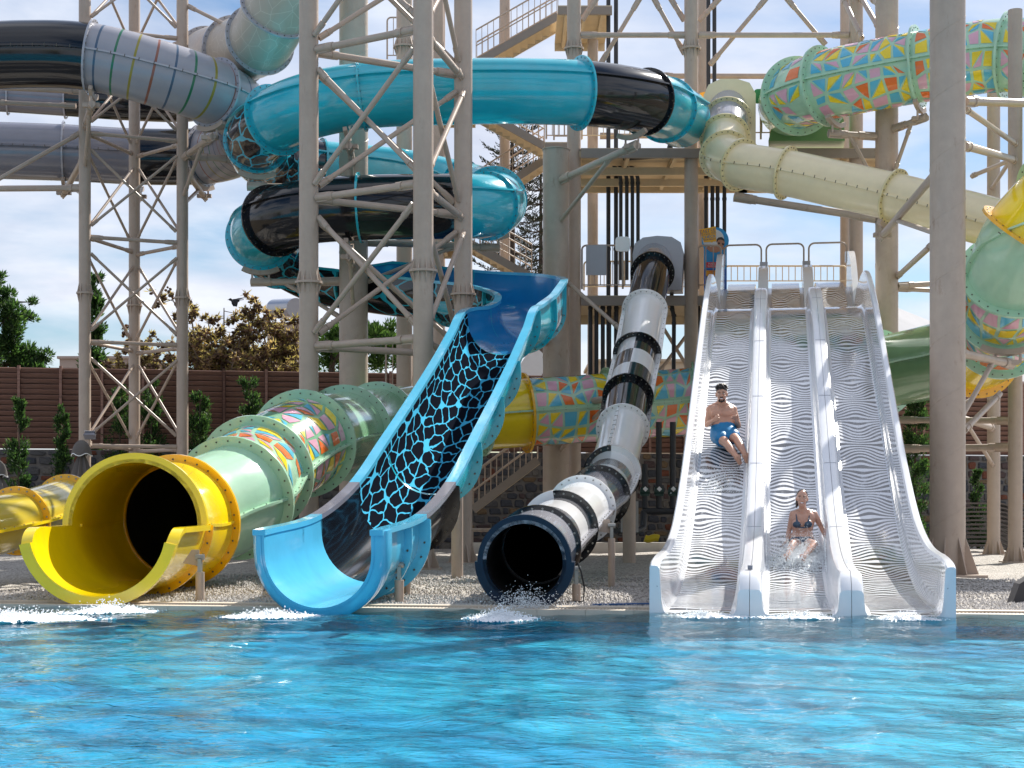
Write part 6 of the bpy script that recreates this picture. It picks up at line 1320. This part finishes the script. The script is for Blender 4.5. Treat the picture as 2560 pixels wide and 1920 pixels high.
# stacked sun loungers
LOU = mat('brown_plastic', (0.095, 0.075, 0.065), rough=0.45, var=0.12)
def lounger(root, x, y, z):
    prof = [(-0.95, 0.02), (-0.35, 0.05), (0.45, 0.05), (0.60, 0.03), (0.74, -0.04), (0.90, -0.12), (0.98, -0.13)]
    for yy in (-0.32, 0.27):
        mb = MB(); up = [Vector((x + a, y + yy, z + b + 0.05)) for a, b in prof] + [Vector((x + a, y + yy, z + b)) for a, b in prof[::-1]]; mb.prism(up, (0, 0.05, 0)); mb.build('side_rail', LOU, root, 20)
    mb = MB()
    mb.prism([Vector((x + a, y - 0.27, z + b + 0.045)) for a, b in prof] + [Vector((x + a, y - 0.27, z + b + 0.02)) for a, b in prof[::-1]], (0, 0.54, 0)); mb.build('slatted_bed', LOU, root, 20)
k = 0; ORDL = ['lowest', 'second', 'third', 'fourth', 'fifth', 'sixth', 'seventh', 'eighth', 'ninth', 'tenth', 'topmost']
for nm, ux in (('the stack beside the slim column', 2452), ('the stack cut by the frame edge', 2622)):
    x, y = xy(ux, 46.3)
    for j in range(11):
        z = 0.14 + j * 0.122; root = empty('sun_lounger', (x, y, z), '%s brown plastic sun lounger of %s' % (ORDL[j], nm), 'sun lounger', 'stacked sun loungers'); lounger(root, x + random.uniform(-0.02, 0.02), y, z)
# low plinth, yellow float, dark board
mb = MB(); a, b = P(1180, 1380, 45.8), P(1668, 1380, 45.8); mb.box(((a.x + b.x) / 2, 45.9, 0.16), b.x - a.x, 0.3, 0.30); thing_mesh('concrete_plinth', mb, mat('pale_concrete', (0.55, 0.53, 0.50), rough=0.8, var=0.12), 'low pale concrete plinth behind the checkered tube', 'plinth')
mb = MB(); mb.pipe([P(1612 + 5 * k, 1346 + 2 * math.sin(k * 0.9), 43) for k in range(8)], 0.10, 10); thing_mesh('rubber_float', mb, mat('yellow_rubber', (0.55, 0.42, 0.01), rough=0.4), 'yellow rubber float lying under the black manifold', 'float')
mb = MB(); mb.prism([P(x, y, 21.2) for x, y in ((2530, 1512), (2549, 1460), (2580, 1440), (2620, 1440), (2620, 1512))], (0.05, 0.4, 0)); thing_mesh('dark_board', mb, mat('charcoal_board', (0.045, 0.042, 0.045), rough=0.6, var=0.2), 'dark slanted board at the right edge by the pool', 'board')
for (u0, v0, u1, v1, lab, r) in ((1180, 1325, 1255, 1325, 'low beige rail behind the slim post', 0.05), (0, 1395, 50, 1395, 'low dark rail behind the olive tube', 0.03)):
    a, b = P(u0, v0, 43), P(u1, v1, 43); root = empty('low_rail', a, lab, 'rail'); mb = MB(); mb.cyl(a, b, r); mb.build('bar', M['steel'], root)
    for q in (a, b): mb = MB(); mb.cyl((q.x, q.y, 0), q, r * 0.8); mb.build('stub', M['steel'], root)
# loose gravel on the near strip
n = 26000; t_ = 0.8 + rng.random(n) ** 1.6 * 9; s_ = rng.uniform(-12, 7, n); base = np.array(Q(0, 0, 0)); E1 = np.array(Q(1, 0, 0)) - base; E2 = np.array(Q(0, 1, 0)) - base
pp = base + s_[:, None] * E1 + t_[:, None] * E2; pp[:, 2] = 0.045 + 0.035 * np.sin(s_ * 1.7 + t_) * np.sin(t_ * 1.3) * np.clip((t_ - 1.2) / 2, 0, 1); rad = rng.uniform(0.012, 0.032, n)
mb = MB(); drops(mb, pp, rad); o = mb.build('loose_gravel', mat('gravel_stone', (0.52, 0.49, 0.46), rough=0.85, var=0.45, vs_=30), None, 20); tag(o, 'pale loose gravel strewn along the pool edge', 'gravel', None, 'stuff')
for o in bpy.data.objects:
    if o.parent is None and o.get('category') and not o.get('kind'): o['kind'] = 'thing'
